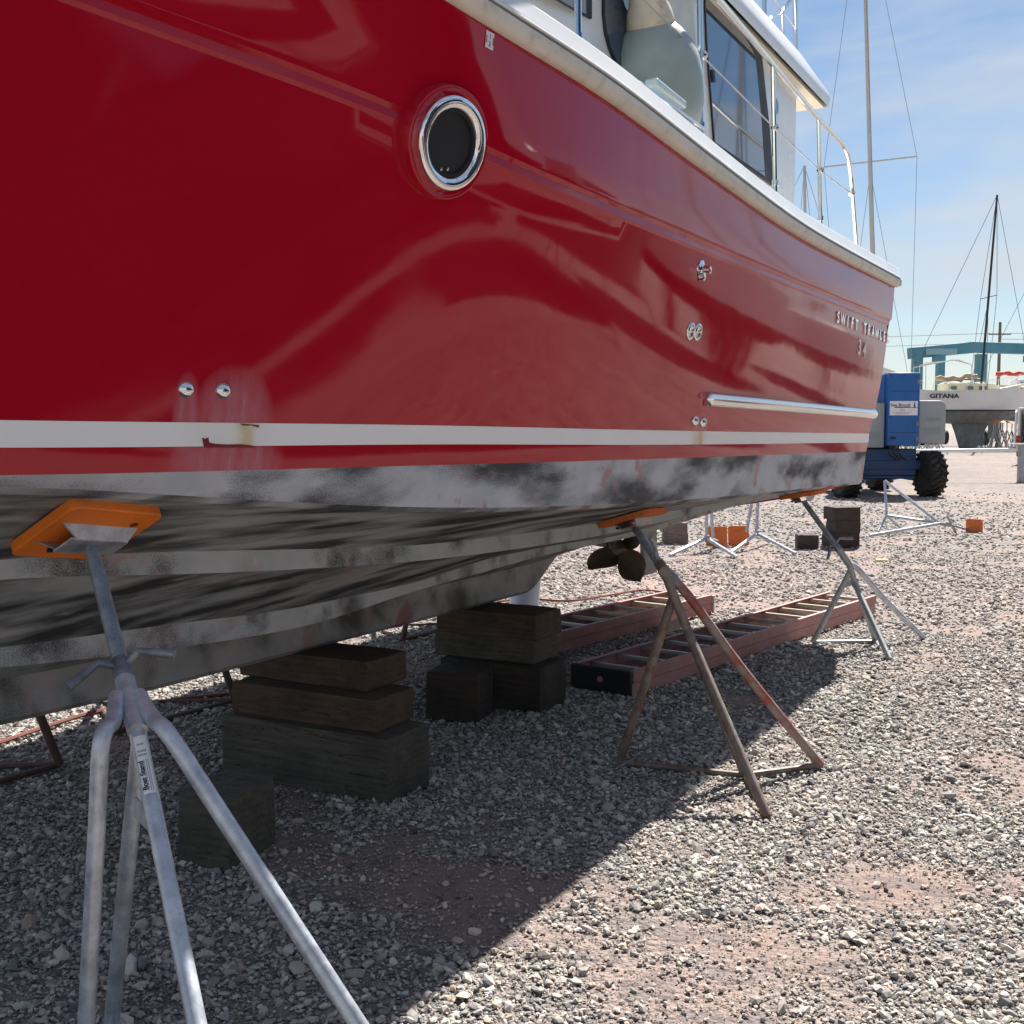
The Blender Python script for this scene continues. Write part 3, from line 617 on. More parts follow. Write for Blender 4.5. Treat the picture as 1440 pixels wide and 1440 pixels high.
# stern rubbing bar
aS, aE = toab(hit(992, 561)[0]), toab(hit(1224, 582)[0]); zz = [hit(992,561)[0].z, hit(1224,582)[0].z]
P = []
for t in np.linspace(0, 1, 24):
    a = aS[0]+(aE[0]+.05-aS[0])*t; z = zz[0]+(zz[1]-zz[0])*t; q_, n = hullaz(min(a, aE[0]), z); 
    if a > aE[0]: q_ = q_+AX*(a-aE[0])
    P.append(q_+n*.012)
MB().tube([P[0]-AX*.012]+P+[P[-1]+AX*.012], [.006]+[.036]*len(P)+[.006], 16).build('stern_rub_bar', M['steel'], boat, angle=60)
# raised letters on the quarter
def letters(s, x0, y0, x1, y1, size, mat, mirror=False):
    p0, p1 = hit(x0, y0)[0], hit(x1, y1)[0]; a0, z0, a1, z1 = toab(p0)[0], p0.z, toab(p1)[0], p1.z
    for i, c in enumerate(s):
        if c == ' ': continue
        t = i/(len(s)-1); q_, n = hullaz(a0+(a1-a0)*t, z0+(z1-z0)*t); up = Vector((0,0,1)); up = (up-n*up.dot(n)).normalized()
        text('hull_letter', c, size, mat, boat, q_+n*.006, -(n.cross(up)) if False else up.cross(n), up, .004, .0025, sx=1.15)
letters('SWIFT TRAWLER', 1177, 447, 1247, 476, .105, M['chrome'])
letters('34', 1207, 489, 1214, 493, .15, M['chrome'])
ck = MB()
for poly in ([(283,615),(287,617),(292,615),(293,622),(301,624),(318,625),(336,624.5),(352,626),(360,629),(286,629)], [(338,597),(342,598.5),(352,598),(362,601),(364,598),(336,595.5)]):
    q_ = [hit(*c_)[0]+hit(*c_)[1]*.0035 for c_ in poly]; ck.prism(q_, hit(*poly[0])[1]*.0006)
ck.build('stripe_chip', simple('chip_dark_red', (.20,.004,.014), .4), boat, smooth=False)
# inspection sticker below the rail
p, n = hit(688, 57); up = Vector((0,0,1)); up = (up-n*up.dot(n)).normalized(); xd = up.cross(n)
ax = (xd, up, n); R2 = Matrix.Rotation(math.radians(-4), 3, n); ax = tuple(R2@v for v in ax)
st_ = MB().box(p+n*.002, (.040,.054,.001), ax).build('inspection_sticker', M['paper'], boat, smooth=False)
for s in (-1, 1): MB().box(p+n*.0032+ax[0]*s*.0165, (.004,.024,.0008), ax).build('sticker_bar', M['ink_red'], st_, smooth=False)
text('sticker_digit', '1', .022, M['ink'], st_, p+n*.0035+ax[1]*.011, ax[0], ax[1], .0004); text('sticker_digit', '2', .024, M['ink'], st_, p+n*.0035-ax[1]*.012, ax[0], ax[1], .0004)
# propeller, shaft and rudder
hub = atB(874, 770, B0); pd = AX
mb = MB()
mb.lathe(hub-pd*.09, pd, [(0,.045),(.05,.06),(.12,.058),(.17,.04),(.21,.015),(.215,0)], 20)
for k in range(4):
    th = math.radians(140+90*k); rad = Vector((0,0,1))*math.cos(th)+NX*math.sin(th); tan = pd.cross(rad)
    for_r = []
    for i in range(13):
        r = .05+.255*i/12; f_ = (r-.05)/.255; wd = (.05+.15*math.sin(min(1, f_/.62)*math.pi/2)) if f_ < .62 else .02+.18*math.sqrt(max(0, 1-((f_-.62)/.38)**2))
        pitch = math.radians(62-38*(r-.05)/.235); row = []
        for j in range(9):
            s = (j/8-.5)*2; skew = .05*(r/.28)**2; row.append(hub+rad*(r-.03*s*s)+(tan*math.cos(math.pi/2-pitch)+pd*math.sin(math.pi/2-pitch)*-1)*(s*wd*.62+skew))
        for_r.append(row)
    mb.grid([[p+pd*.004 for p in r] for r in for_r]); mb.grid([[p-pd*.004 for p in r] for r in for_r])
mb.build('propeller', M['bronze'], boat, angle=60, fix=False)
MB().tube([hub-pd*1.5+Vector((0,0,.25)), hub], .022, 10).build('propeller_shaft', M['bronze'], boat)
MB().prism([hub-pd*.3+Vector((0,0,.02)), hub-pd*.2+Vector((0,0,.02)), hub-pd*.15+Vector((0,0,.32)), hub-pd*.45+Vector((0,0,.32))], NX*.03).build('shaft_strut', M['bronze'], boat)
r0 = hub+pd*.34
MB().prism([r0+Vector((0,0,.26)), r0+pd*.30+Vector((0,0,.26)), r0+pd*.32+Vector((0,0,-.26)), r0+pd*.04+Vector((0,0,-.26))], NX*.035).build('rudder', simple('rudder_grey', (.30,.31,.32), .6, var=.3), boat, bevel=.008)
# fender standing on the side deck
fc = atB(923, 100, -2.03); fnd = empty('mooring_fender', fc-Vector((0,0,.4)), 'large pale grey-green buoy fender with cream neck standing on the side deck', 'fender')
axd = (Vector((0,0,1))-AX*.42).normalized(); base = fc-axd*.36
prof = [(h_*.94, r_*.93) for h_, r_ in [(0,.06),(.03,.13),(.10,.188),(.20,.222),(.32,.232),(.42,.222),(.50,.195),(.565,.150),(.60,.115),(.615,.085)]]
bdy = MB().lathe(base, axd, prof, 40).build('fender_body', M['fender'], fnd, angle=60)
MB().lathe(base, axd, [(.55,.106),(.565,.115),(.62,.104),(.66,.088),(.72,.078),(.76,.085),(.80,.075),(.83,.04),(.835,0)], 28).build('fender_neck', M['fender_cream'], fnd, angle=60)
tp = base+axd*.8
rp = smooth_path([tp, tp+AX*.16+NX*.02-Vector((0,0,.10)), base+axd*.46+AX*.25+NX*.04, base+axd*.25+AX*.30+NX*.03, base+AX*.30+NX*.03-Vector((0,0,.12))])
MB().tube(rp, .0085, 8).build('fender_rope', M['rope'], fnd)
# pale plastic step block on bulwark
c = atB(937,133,-1.84); u_ = (AX+Vector((0,0,-.03))).normalized()
MB().box(c, (.36,.06,.035), (u_, NX, Vector((0,0,1)))).build('deck_step', M['acrylic'], boat, bevel=.008)
# ================================================================ JACK STANDS
def board(mb, c, ax, w, h, th, r=.03, mi=0):
    X, Y, Z = ax; poly = []
    for sx, sy, a0 in ((1,1,0),(-1,1,90),(-1,-1,180),(1,-1,270)):
        for k in range(5):
            a = math.radians(a0+k*22.5); poly.append(c+X*(sx*(w/2-r)+math.cos(a)*r)+Y*(sy*(h/2-r)+math.sin(a)*r)-Z*th/2)
    return mb.prism(poly, Z*th, mi)
def leg_path(S, up, foot, out=.045, bend=.13):
    d = (foot-S); dh = Vector((d.x, d.y, 0)); dh.normalize(); k = S+dh*out
    e = (foot-(k-up*bend)).normalized()
    return smooth_path([S+dh*.03+up*.05, S+dh*.055-up*.03, S+dh*.095-up*.09, S+dh*.095-up*.09+(foot-(S+dh*.095-up*.09))*.25, foot], 5)
def jack_stand(label, T, S, legs, rails, pad, padn, pax, mats, hub=None, group='jack stands propping the red trawler', pw=.30, collar=.22, padmat=None, handle=True, r=.021, pipe_to=None, name='jack_stand', low=(), lowf=(.07,.07,.07)):
    """T: top of screw (under pad), S: leg split on the post, legs: feet, rails: pairs of ground points"""
    loc = Vector((S.x, S.y, 0)); o = empty(name, loc, label, 'jack stand', group)
    axis = (T-S).normalized(); K = S+axis*collar
    mb = MB(); mb.tube([S-axis*.06, S+axis*(collar-.02)], r*1.18, 16)
    mb.build('post', M[mats[0]], o)
    if pipe_to is not None: MB().tube([S-axis*.03, pipe_to], r, 12).build('leg', M[mats[0]], o)
    for f in legs:
        up = axis; lp = leg_path(S+axis*.02, up, f)
        if f in low: q0_ = S.lerp(pipe_to if pipe_to is not None else f, lowf[low.index(f)]); lp = [q0_, q0_.lerp(f, .5), f]
        MB().tube(lp, r*.98, 12).build('leg', M[mats[1]], o)
        mb2 = None
    mb = MB()
    for a, b in rails: mb.tube([a, b], r*.72, 8)
    if rails: mb.build('base_rail', M[mats[1]], o)
    # gusset plate between the rear legs, about a third of the way down
    if low and pipe_to is not None:
        a = S.lerp(pipe_to, lowf[0]).lerp(low[0], .20); c = S.lerp(pipe_to, .25)
        MB().box((a+c)/2, ((a-c).length, .006, .05), ((c-a).normalized(), (c-a).normalized().cross(Vector((0,0,1))).normalized(), Vector((0,0,1)))).build('gusset', M[mats[1]], o, smooth=False)
    # collar nut, screw with thread
    MB().lathe(K-axis*.035, axis, [(0,r*1.25),(.03,r*1.28),(.032,r*1.05),(.07,r*1.05),(.075,r*.9)], 16).build('collar', M[mats[2]], o)
    Ls = (T-K).length; nT = int(Ls/.010); prof = []
    for i in range(nT): prof += [(Ls*i/nT, r*.84), (Ls*(i+.5)/nT, r*1.0)]
    MB().lathe(K, axis, prof+[(Ls, r*.74)], 14).build('screw', M[mats[2]], o, smooth=False)
    if handle:
        s = axis.cross(Vector((.3,-.9,.1))).normalized(); f_ = axis.cross(s)
        hp = MB(); 
        for sg in (-1, 1): hp.tube([K+axis*.01, K+axis*.03+s*sg*.05-f_*.02, K-axis*.004+s*sg*.09-f_*.03, K-axis*.03+s*sg*.13-f_*.03], [r*.4, r*.45, r*.55, r*.55], 10)
        hp.build('handle', M[mats[2]], o)
    X, Y = pax; board_o = board(MB(), pad+padn*0, (X, Y, padn), pw, pw, .032).build('pad', M[padmat or 'orange'], o, smooth=True, angle=30, bevel=.003)
    c = pad-padn*.016; bc = MB(); bw, bl, bh = .085, .25, .036
    bc.prism([c+X*bl/2+Y*bw*.75, c-X*bl/2+Y*bw*.75, c-X*(bl/2-.05)+Y*bw*.5-padn*bh, c+X*(bl/2-.03)+Y*bw*.5-padn*bh], -Y*.006)
    bc.prism([c+X*bl/2-Y*bw*.75, c-X*bl/2-Y*bw*.75, c-X*(bl/2-.05)-Y*bw*.5-padn*bh, c+X*(bl/2-.03)-Y*bw*.5-padn*bh], Y*.006)
    bc.box(c-padn*bh, (bl-.06, bw, .007), (X, Y, padn)); bc.build('pad_bracket', M['galv_dull' if mats[0] != 'galv' else 'galv'], o, smooth=False)
    for s in (-1, 1): MB().lathe(c+X*s*bl*.36-Y*bw*.62-padn*.022, -Y, [(0,.011),(.006,.011),(.008,.006),(.016,.006)], 6).build('bolt', M['black'], o)
    return o
def pad_axes(n):
    X = (AX-n*AX.dot(n)).normalized(); return X, n.cross(X).normalized()
G = lambda x, y: atZ(x, y, .012)
# near galvanised stand
p, n = hit(127, 733); n = -n                                    # n now points into the hull
X, Y = pad_axes(n); 
if Y.z < 0: Y = -Y
padc = p-n*.018-Y*.022
S = Vector((-.920, 2.72, .905)); T = padc-n*.06
fC = Vector((-.50, 2.03, .02)); fL = Vector((-1.03, 2.62, .02)); fR = Vector((-.19, 2.45, .02)); fB = Vector((-1.06, 2.90, .02))
hubp = Vector((-.60, 2.45, .03))
near = jack_stand('bright galvanised jack stand nearest the camera with clean orange pad under the hull', T, S, [fL, fR, fB], [(fL, fR), (fL, fB), (fB, fR), (fC, hubp)], padc, n, (X, Y), ('galv','galv','thread'), pipe_to=fC, pw=.31, collar=.155, low=(fB,))
# hole in pad and maker's label
hp_ = padc+X*.07-n*.0175; hp_ = padc-n*.0165+ (X*.095 if X.x > 0 else -X*.095)+Y*.085
MB().lathe(hp_, -n, [(0,.0001),(.0012,.013),(.0012,.0001)], 16).build('pad_hole', simple('pad_hole_dark', (.12,.035,.01), .8), near)
S0_ = S-(T-S).normalized()*.03; axs = (S0_-fC).normalized(); lc = S0_.lerp(fC, .105); vd = (CAM-lc); vd = (vd-axs*vd.dot(axs)).normalized(); sdx = axs.cross(vd)
lab = MB(); rl = .0226
lr = [[lc+axs*h+(vd*math.cos(a)+sdx*math.sin(a))*rl for a in np.linspace(-.6, .75, 9)] for h in (-.075, .0, .075)]
lab.grid(lr); lab = lab.build('label', M['paper'], near)
for i, (h0, w_, m_) in enumerate(((.052,.022,'sign_faint'),(.034,.03,'sign_faint'),(.024,.03,'sign_faint'))):
    MB().box(lc+axs*h0+vd*(rl+.0004), (w_*.7,.004,.0006), (sdx, axs, vd)).build('label_print', M[m_], lab, smooth=False)
text('label_text', 'Boat Stand', .017, M['ink'], lab, lc-axs*.028+vd*(rl+.0002)-sdx*.006*(1 if sdx.x > 0 else -1), axs, -sdx if sdx.x > 0 else sdx, .0004, .0004)
for k in (0, 1, 2): MB().box(lc-axs*.028+vd*(rl+.0002)+sdx*(.001+.0045*k)*(1 if sdx.x > 0 else -1), (.0014,.08,.0006), (sdx, axs, vd)).build('label_print', M['sign_faint'], lab, smooth=False)
# middle rusty stand
p, n = hit(893, 722); n = -n; X, Y = pad_axes(n); Y = -Y if Y.z < 0 else Y
padc = p-n*.018; padc = padc-Y*.02
fL, fF, fR, hb = G(871,1072), G(1079,1148), G(1154,1076), G(1048,1090)
S = atY(932, 800, hb.y*.5+fL.y*.5-.12); T = atY(912, 738, padc.y-.02) if False else padc-n*.06
mid = jack_stand('rusty brown jack stand with one red worn leg beside the ladder', T, S, [fL, fF], [(fL, hb), (fR, hb), (fF, hb)], padc, n, (X, Y), ('rusty','rusty','galv_dull'), pipe_to=hb, pw=.30, collar=.12, padmat='orange_worn', low=(fL, fF), lowf=(.13,.26))
MB().tube(smooth_path([S.lerp(hb,-.02), S.lerp(hb,.03), S.lerp(hb,.03).lerp(fR,.12)+Vector((.012,0,.02)), S.lerp(hb,.03).lerp(fR,.5), fR], 5), .0215, 12).build('leg', M['rusty_red'], mid)['label'] = 'leg with faded red paint'
# stern stand
aa = toab(atB(1146, 690, -1.98))[0]; c0 = AB(aa, float(interp(ch[:,0], ch[:,1], aa)), float(interp(ch[:,0], ch[:,2], aa))); c1 = AB(aa, float(interp(s1t[:,0], s1t[:,1], aa)), float(interp(s1t[:,0], s1t[:,2], aa)))
p = c0.lerp(c1, .38); n = (c0-c1).cross(AX).normalized(); n = n if n.z > 0 else -n; X, Y = pad_axes(n); Y = -Y if Y.z < 0 else Y
padc = p-n*.034
fL, fF, fR, hb = G(1143,903), G(1251,927), G(1299,897), G(1232,902)
S = atY(1190, 788, (fL.y+fF.y+fR.y)/3); T = padc-n*.05
ster = jack_stand('grey galvanised jack stand under the stern corner of the red hull', T, S, [fL, fF], [(fL, hb), (fF, hb)], padc, n, (X, Y), ('galv_dull','galv_dull','thread'), pipe_to=hb, pw=.28, collar=.13, padmat='orange_worn', low=(fL, fF), lowf=(.13,.26))
MB().tube(smooth_path([S.lerp(hb,-.02), S.lerp(hb,.03), S.lerp(hb,.03).lerp(fR,.12)+Vector((.012,0,.02)), S.lerp(hb,.03).lerp(fR,.5), fR], 5), .0215, 12).build('leg', M['galv'], ster)
# far side of the trawler: three dark rusty stands
for k, (a, lab_, dx) in enumerate(((4.55,'dark rusty jack stand on the far side seen past the first timber stack',0),(7.4,'dark rusty jack stand on the far side seen between the timber stacks',0),(3.2,'dark rusty jack stand on the far side behind the nearest stand',0))):
    zc = float(interp(ch[:,0], ch[:,2], a)); bc = float(interp(ch[:,0], ch[:,1], a)); z1 = float(interp(s1t[:,0], s1t[:,2], a)); b1 = float(interp(s1t[:,0], s1t[:,1], a))
    P0 = AB(a, 2*B0-(bc*.65+b1*.35), zc*.65+z1*.35); nn = -(NX*-1*(zc-z1)+Vector((0,0,1))*-(bc-b1)).normalized(); nn = nn if nn.z > 0 else -nn
    X, Y = pad_axes(nn); S = P0-nn*.30-Vector((0,0,.12)); S.z = .92
    f = [AB(toab(S)[0]+da, toab(S)[1]+db, .015) for da, db in ((-.42,-.05),(.40,.02),(-.03,-.62))]
    jack_stand(lab_, P0-nn*.07, S, f, [(f[0],f[1]),(f[1],f[2]),(f[2],f[0])], P0-nn*.02, nn, (X, Y), ('rusty_dark','rusty_dark','rusty_dark'), padmat='orange_worn', handle=False)
# ================================================================ TIMBER BLOCKS
def block(c, size, rot, mat, label, group='timber blocks carrying the keel', ji=0, name='timber_block'):
    """c: centre of base, rot: heading of the long axis"""
    ca, sa = math.cos(rot), math.sin(rot); lx, ly, lz = size; R_ = random.Random(ji)
    bm = bmesh.new(); bmesh.ops.create_cube(bm, size=1)
    for v in bm.verts: v.co = Vector((v.co.x*lx, v.co.y*ly, (v.co.z+.5)*lz))
    bmesh.ops.subdivide_edges(bm, edges=bm.edges, cuts=5, use_grid_fill=True)
    for v in bm.verts:
        v.co += Vector((R_.gauss(0,.0016), R_.gauss(0,.0016), R_.gauss(0,.0016) if v.co.z > .01 else 0))
    cr = [v for v in bm.verts if abs(abs(v.co.x)-lx/2) < .012 and abs(abs(v.co.y)-ly/2) < .012 and v.co.z > lz*.7]
    for v in cr: v.co -= Vector((math.copysign(R_.uniform(0,.005), v.co.x), math.copysign(R_.uniform(0,.004), v.co.y), R_.uniform(0,.004)))
    me = bpy.data.meshes.new(name); bm.to_mesh(me); bm.free(); me.materials.append(M[mat])
    o = bpy.data.objects.new(name, me); COL.objects.link(o); o.location = c; o.rotation_euler = (0, 0, rot)
    b = o.modifiers.new('bevel', 'BEVEL'); b.width = .005; b.segments = 2; b.limit_method = 'ANGLE'; b.angle_limit = math.radians(50)
    return tag(o, label, 'timber block', group)
ACR = math.atan2(-NX.y, -NX.x)                                   # heading across the boat (away)
def by_corner(px, py, lx, ly, z=0, rot=0.0):
    """near right corner on the ground seen at px,py; long side runs across the boat to the left"""
    g = atZ(px, py, z); r = ACR+rot; u = Vector((math.cos(r), math.sin(r), 0)); v = Vector((math.sin(r), -math.cos(r), 0))
    return g+u*lx/2+v*ly/2, r
c, r = by_corner(545,1134,.92,.33); block(c, (.92,.33,.285), r, 'wood2', 'large bottom timber of the front keel stack', ji=1)
c, r = by_corner(530,1032,.80,.30,.285,.02); block(c, (.80,.30,.145), r, 'wood1', 'middle timber of the front keel stack with a split end', ji=2)
c, r = by_corner(516,974,.74,.31,.432,-.01); block(c, (.74,.31,.135), r, 'wood1', 'top timber of the front keel stack under the keel', ji=3)
c, r = by_corner(322,1226,.22,.30,0,.12); block(c, (.22,.30,.27), r, 'wood2', 'short upright block lying in front of the front keel stack', ji=4)
c, r = by_corner(760,1004,.66,.33); block(c, (.66,.33,.255), r, 'wood3', 'bottom timber of the rear keel stack', ji=5)
c, r = by_corner(751,935,.66,.31,.257,.01); block(c, (.66,.31,.145), r, 'wood2', 'middle timber of the rear keel stack', ji=6)
c, r = by_corner(753,902,.66,.32,.404,-.02); block(c, (.66,.32,.145), r, 'wood1', 'top timber of the rear keel stack under the aft end of the keel', ji=7)
c, r = by_corner(671,1018,.30,.27,0,.18); block(c, (.30,.27,.265), r, 'wood3', 'cube shaped block with reddish top in front of the rear keel stack', ji=8)
# small stacks out on the gravel behind
def front(px, py, w, d, h, z, rot, mat, label, ji, group='blocks left on the gravel behind the trawler'):
    g = atZ(px, py, 0) if z == 0 else z[0]; zz = 0 if z == 0 else z[1]; c = Vector((g.x, g.y+d/2, zz)); return block(c, (w, d, h), rot, mat, label, group, ji), g
_, g = front(1187,771,.38,.34,.20,0,.18,'wood_char','bottom block of the dark stack behind the stern stand',11)
front(0,0,.34,.34,.17,(g+Vector((.03,0,0)),.20),.12,'wood_char','middle block of the dark stack behind the stern stand',12); front(0,0,.37,.34,.17,(g+Vector((.01,0,0)),.37),.16,'wood_char','top block of the dark stack behind the stern stand',13)
front(1138,773,.27,.26,.19,0,-.1,'wood_char','single dark block left of the dark stack on the gravel',14)
_, g = front(951,765,.34,.3,.15,0,-.05,'wood_grey','lower weathered grey block seen behind the rusty stand',15); front(0,0,.34,.3,.14,(g-Vector((.02,0,0)),.15),.02,'wood_grey','upper weathered grey block seen behind the rusty stand',16)
# ================================================================ LADDERS
def ladder(p0, p1, width, label, n, foot=True):
    """p0,p1: near and far ends of the right hand stile on the ground (two nested sections lying flat)"""
    d = (p1-p0); Lh = d.length; d.normalize(); s = Vector((-d.y, d.x, 0)); o = empty('extension_ladder', (p0+p1)/2+s*width/2, label, 'ladder', 'extension ladders lying on the gravel')
    Z = Vector((0,0,1)); ax = (d, s, Z)
    def stile(off, z, L0, L1, name, w=.032, h=.07):
        m = MB(); c = p0+d*(L0+L1)/2+s*off+Z*(z+h/2); m.box(c, (L1-L0, .006, h), ax)
        for q in (0, 1): m.box(c+Z*(h/2-.004 if q else -h/2+.004)+s*(w/2-.003)*(1 if off < width/2 else -1), (L1-L0, w-.002, .007), ax)
        m.build(name, M['ladder'], o, smooth=False)
    stile(0, .005, 0, Lh, 'stile'); stile(width, .005, 0, Lh, 'stile'); stile(.0, .078, .02, Lh+.02, 'stile', .03, .072); stile(width, .078, .02, Lh+.02, 'stile', .03, .072)
    k = int((Lh-.15)/.30)
    for i in range(k+1):
        t = .16+i*.30
        for z in (.055, .118):
            q = p0+d*(t+(.03 if z > .1 else 0))+s*width/2+Z*z
            MB().box(q, (.030,width-.012,.028), ax).build('rung', M['tread' if z > .1 and i > k-6 else 'alu'], o, bevel=.005)
    if foot:
        MB().box(p0-d*.012+s*width/2+Z*.078, (.022,width+.02,.15), ax).build('end_cap', M['black'], o, bevel=.008)
        MB().lathe(p0-d*.023+s*width*.5+Z*.08, -d, [(0,.02),(.004,.018),(.005,0)], 12).build('cap_mark', M['ladder'], o)
    else: MB().box(p1+d*.012+s*0+Z*.075, (.02,.04,.14), ax).build('end_cap', M['alu'], o, smooth=False)
    return o
ladder(atZ(888,980,.004), atZ(1230,862,.004), .42, 'long faded red ladder with dark end cap lying beside the rusty stand', 12)
q0, q1 = atZ(775,921,.004), atZ(1000,861,.004); dd = (q1-q0).normalized()
ladder(q0-dd*.55, q1, .43, 'faded red ladder lying behind the rear keel stack and propeller', 9, False)
# bucket behind the keel
bc = atZ(738, 868, 0); bk = MB().lathe(Vector((bc.x, bc.y+.3, 0)), (0,0,1), [(0,.12),(.02,.122),(.30,.145),(.305,.155),(.325,.155),(.33,.148),(.31,.142),(.03,.115),(.03,0)], 28); bk.build('bucket', M['bucket'], None, angle=50)
tag(bpy.data.objects['bucket'], 'pale blue plastic bucket standing just behind the keel', 'bucket')
# cords on the ground
def cord(name, pxs, r, mat, label):
    P = smooth_path([atZ(x, y, .02) for x, y in pxs], 6); o = MB().tube(P, r, 6).build(name, M[mat], None); return tag(o, label, 'power cord')
cord('power_cord', [(-60,1062),(0,1044),(70,1020),(140,1000),(240,985),(330,975)], .012, 'cord', 'dark red cord trailing under the bow at the left')
cord('power_cord', [(700,846),(740,842),(800,845),(850,838),(905,830),(948,836),(978,842)], .010, 'cord', 'thin red cord looping behind the propeller and ladder')
tag(MB().box(atZ(1240,787,.012), (.14,.08,.01)).build('paint_splash', M['yellow'], None, smooth=False), 'small yellow-green scrap lying on the gravel', 'scrap')
# two bare stands with loose orange pads in the middle distance
def bare_stand(px, py, label, hx, hy, feet, upx):
    g = atZ(px, py, 0); o = empty('jack_stand', g, label, 'jack stand', 'bare jack stands behind the trawler')
    hb = atY(hx, hy, g.y)
    for f in feet: MB().tube([hb, hb+(atZ(*f, .015)-hb)*.98], .022, 8).build('leg', M['galv'], o)
    for u0, u1 in upx: MB().tube([atY(u0[0], u0[1], g.y+.02), atY(u1[0], u1[1], g.y+.1)], .021, 8).build('post', M['galv'], o)
    MB().lathe(hb-Vector((0,0,.04)), (0,0,1), [(0,.035),(.08,.035)], 10).build('collar', M['galv_dull'], o)
    return o
bare_stand(994, 775, 'left bare galvanised stand in front of the orange pads', 994, 757, [(941,781),(1037,784),(1020,764)], [((994,757),(993,690)),((1003,757),(998,690))])
bare_stand(1064, 770, 'right bare galvanised stand in front of the orange pads', 1065, 750, [(1028,777),(1120,779),(1082,762)], [((1064,750),(1066,690)),((1050,748),(1060,690))])
for i, (x, y, t, lb) in enumerate(((1008,769,-.08,'orange pad board leaning behind the left bare stand'),(1039,768,.06,'orange pad board leaning behind the right bare stand'))):
    g = atZ(x, y, 0); ca = math.cos(t); X = Vector((ca, math.sin(t), 0)); Yv = Vector((0, .25, 1)).normalized(); Zv = X.cross(Yv)
    m = board(MB(), g+Yv*.14, (X, Yv, Zv), .28, .27, .03); tag(m.build('orange_pad', M['orange_worn'], None, angle=30, bevel=.003), lb, 'pad', 'loose orange pads')
# toppled stand lying in the open
g = atZ(1290, 750, 0); ft = empty('jack_stand', g, 'toppled galvanised jack stand lying on its side with orange pad upright', 'jack stand', 'bare jack stands behind the trawler')
A_ = atY(1244,676,17.6); B_ = atY(1247,725,17.4); C_p = atY(1322,736,17.2); D_ = atZ(1235,747,.02); E_ = atZ(1267,743,.02); F_ = atZ(1223,753,.02); H_ = atZ(1339,739,.10); P_p = atY(1362,745,17.3)
for a, b in ((A_, C_p), (B_, C_p), (F_, C_p)): MB().tube(smooth_path([a, a.lerp(b, .5), b], 3), .024, 10).build('leg', M['galv'], ft)
m = MB(); m.tube([A_, B_], .02, 8); m.tube([B_, D_], .02, 8); m.tube([B_, E_], .02, 8); m.build('base_rail', M['galv'], ft)
MB().tube([C_p, H_], .028, 10).build('post', M['galv_dull'], ft); MB().tube([H_, P_p], .015, 8).build('screw', M['thread'], ft)
MB().tube([H_+Vector((-.09,0,.16)), H_+Vector((-.02,0,.03)), H_+Vector((.06,0,-.11))], .02, 8).build('handle', M['galv_dull'], ft)
pc = atY(1370,745,17.3); board(MB(), pc+Vector((0,0,0)), (Vector((0,0,1)), Vector((.85,-.5,0)).normalized(), Vector((.5,.85,0)).normalized()), .33, .24, .03).build('pad', M['orange_worn'], ft, angle=30)
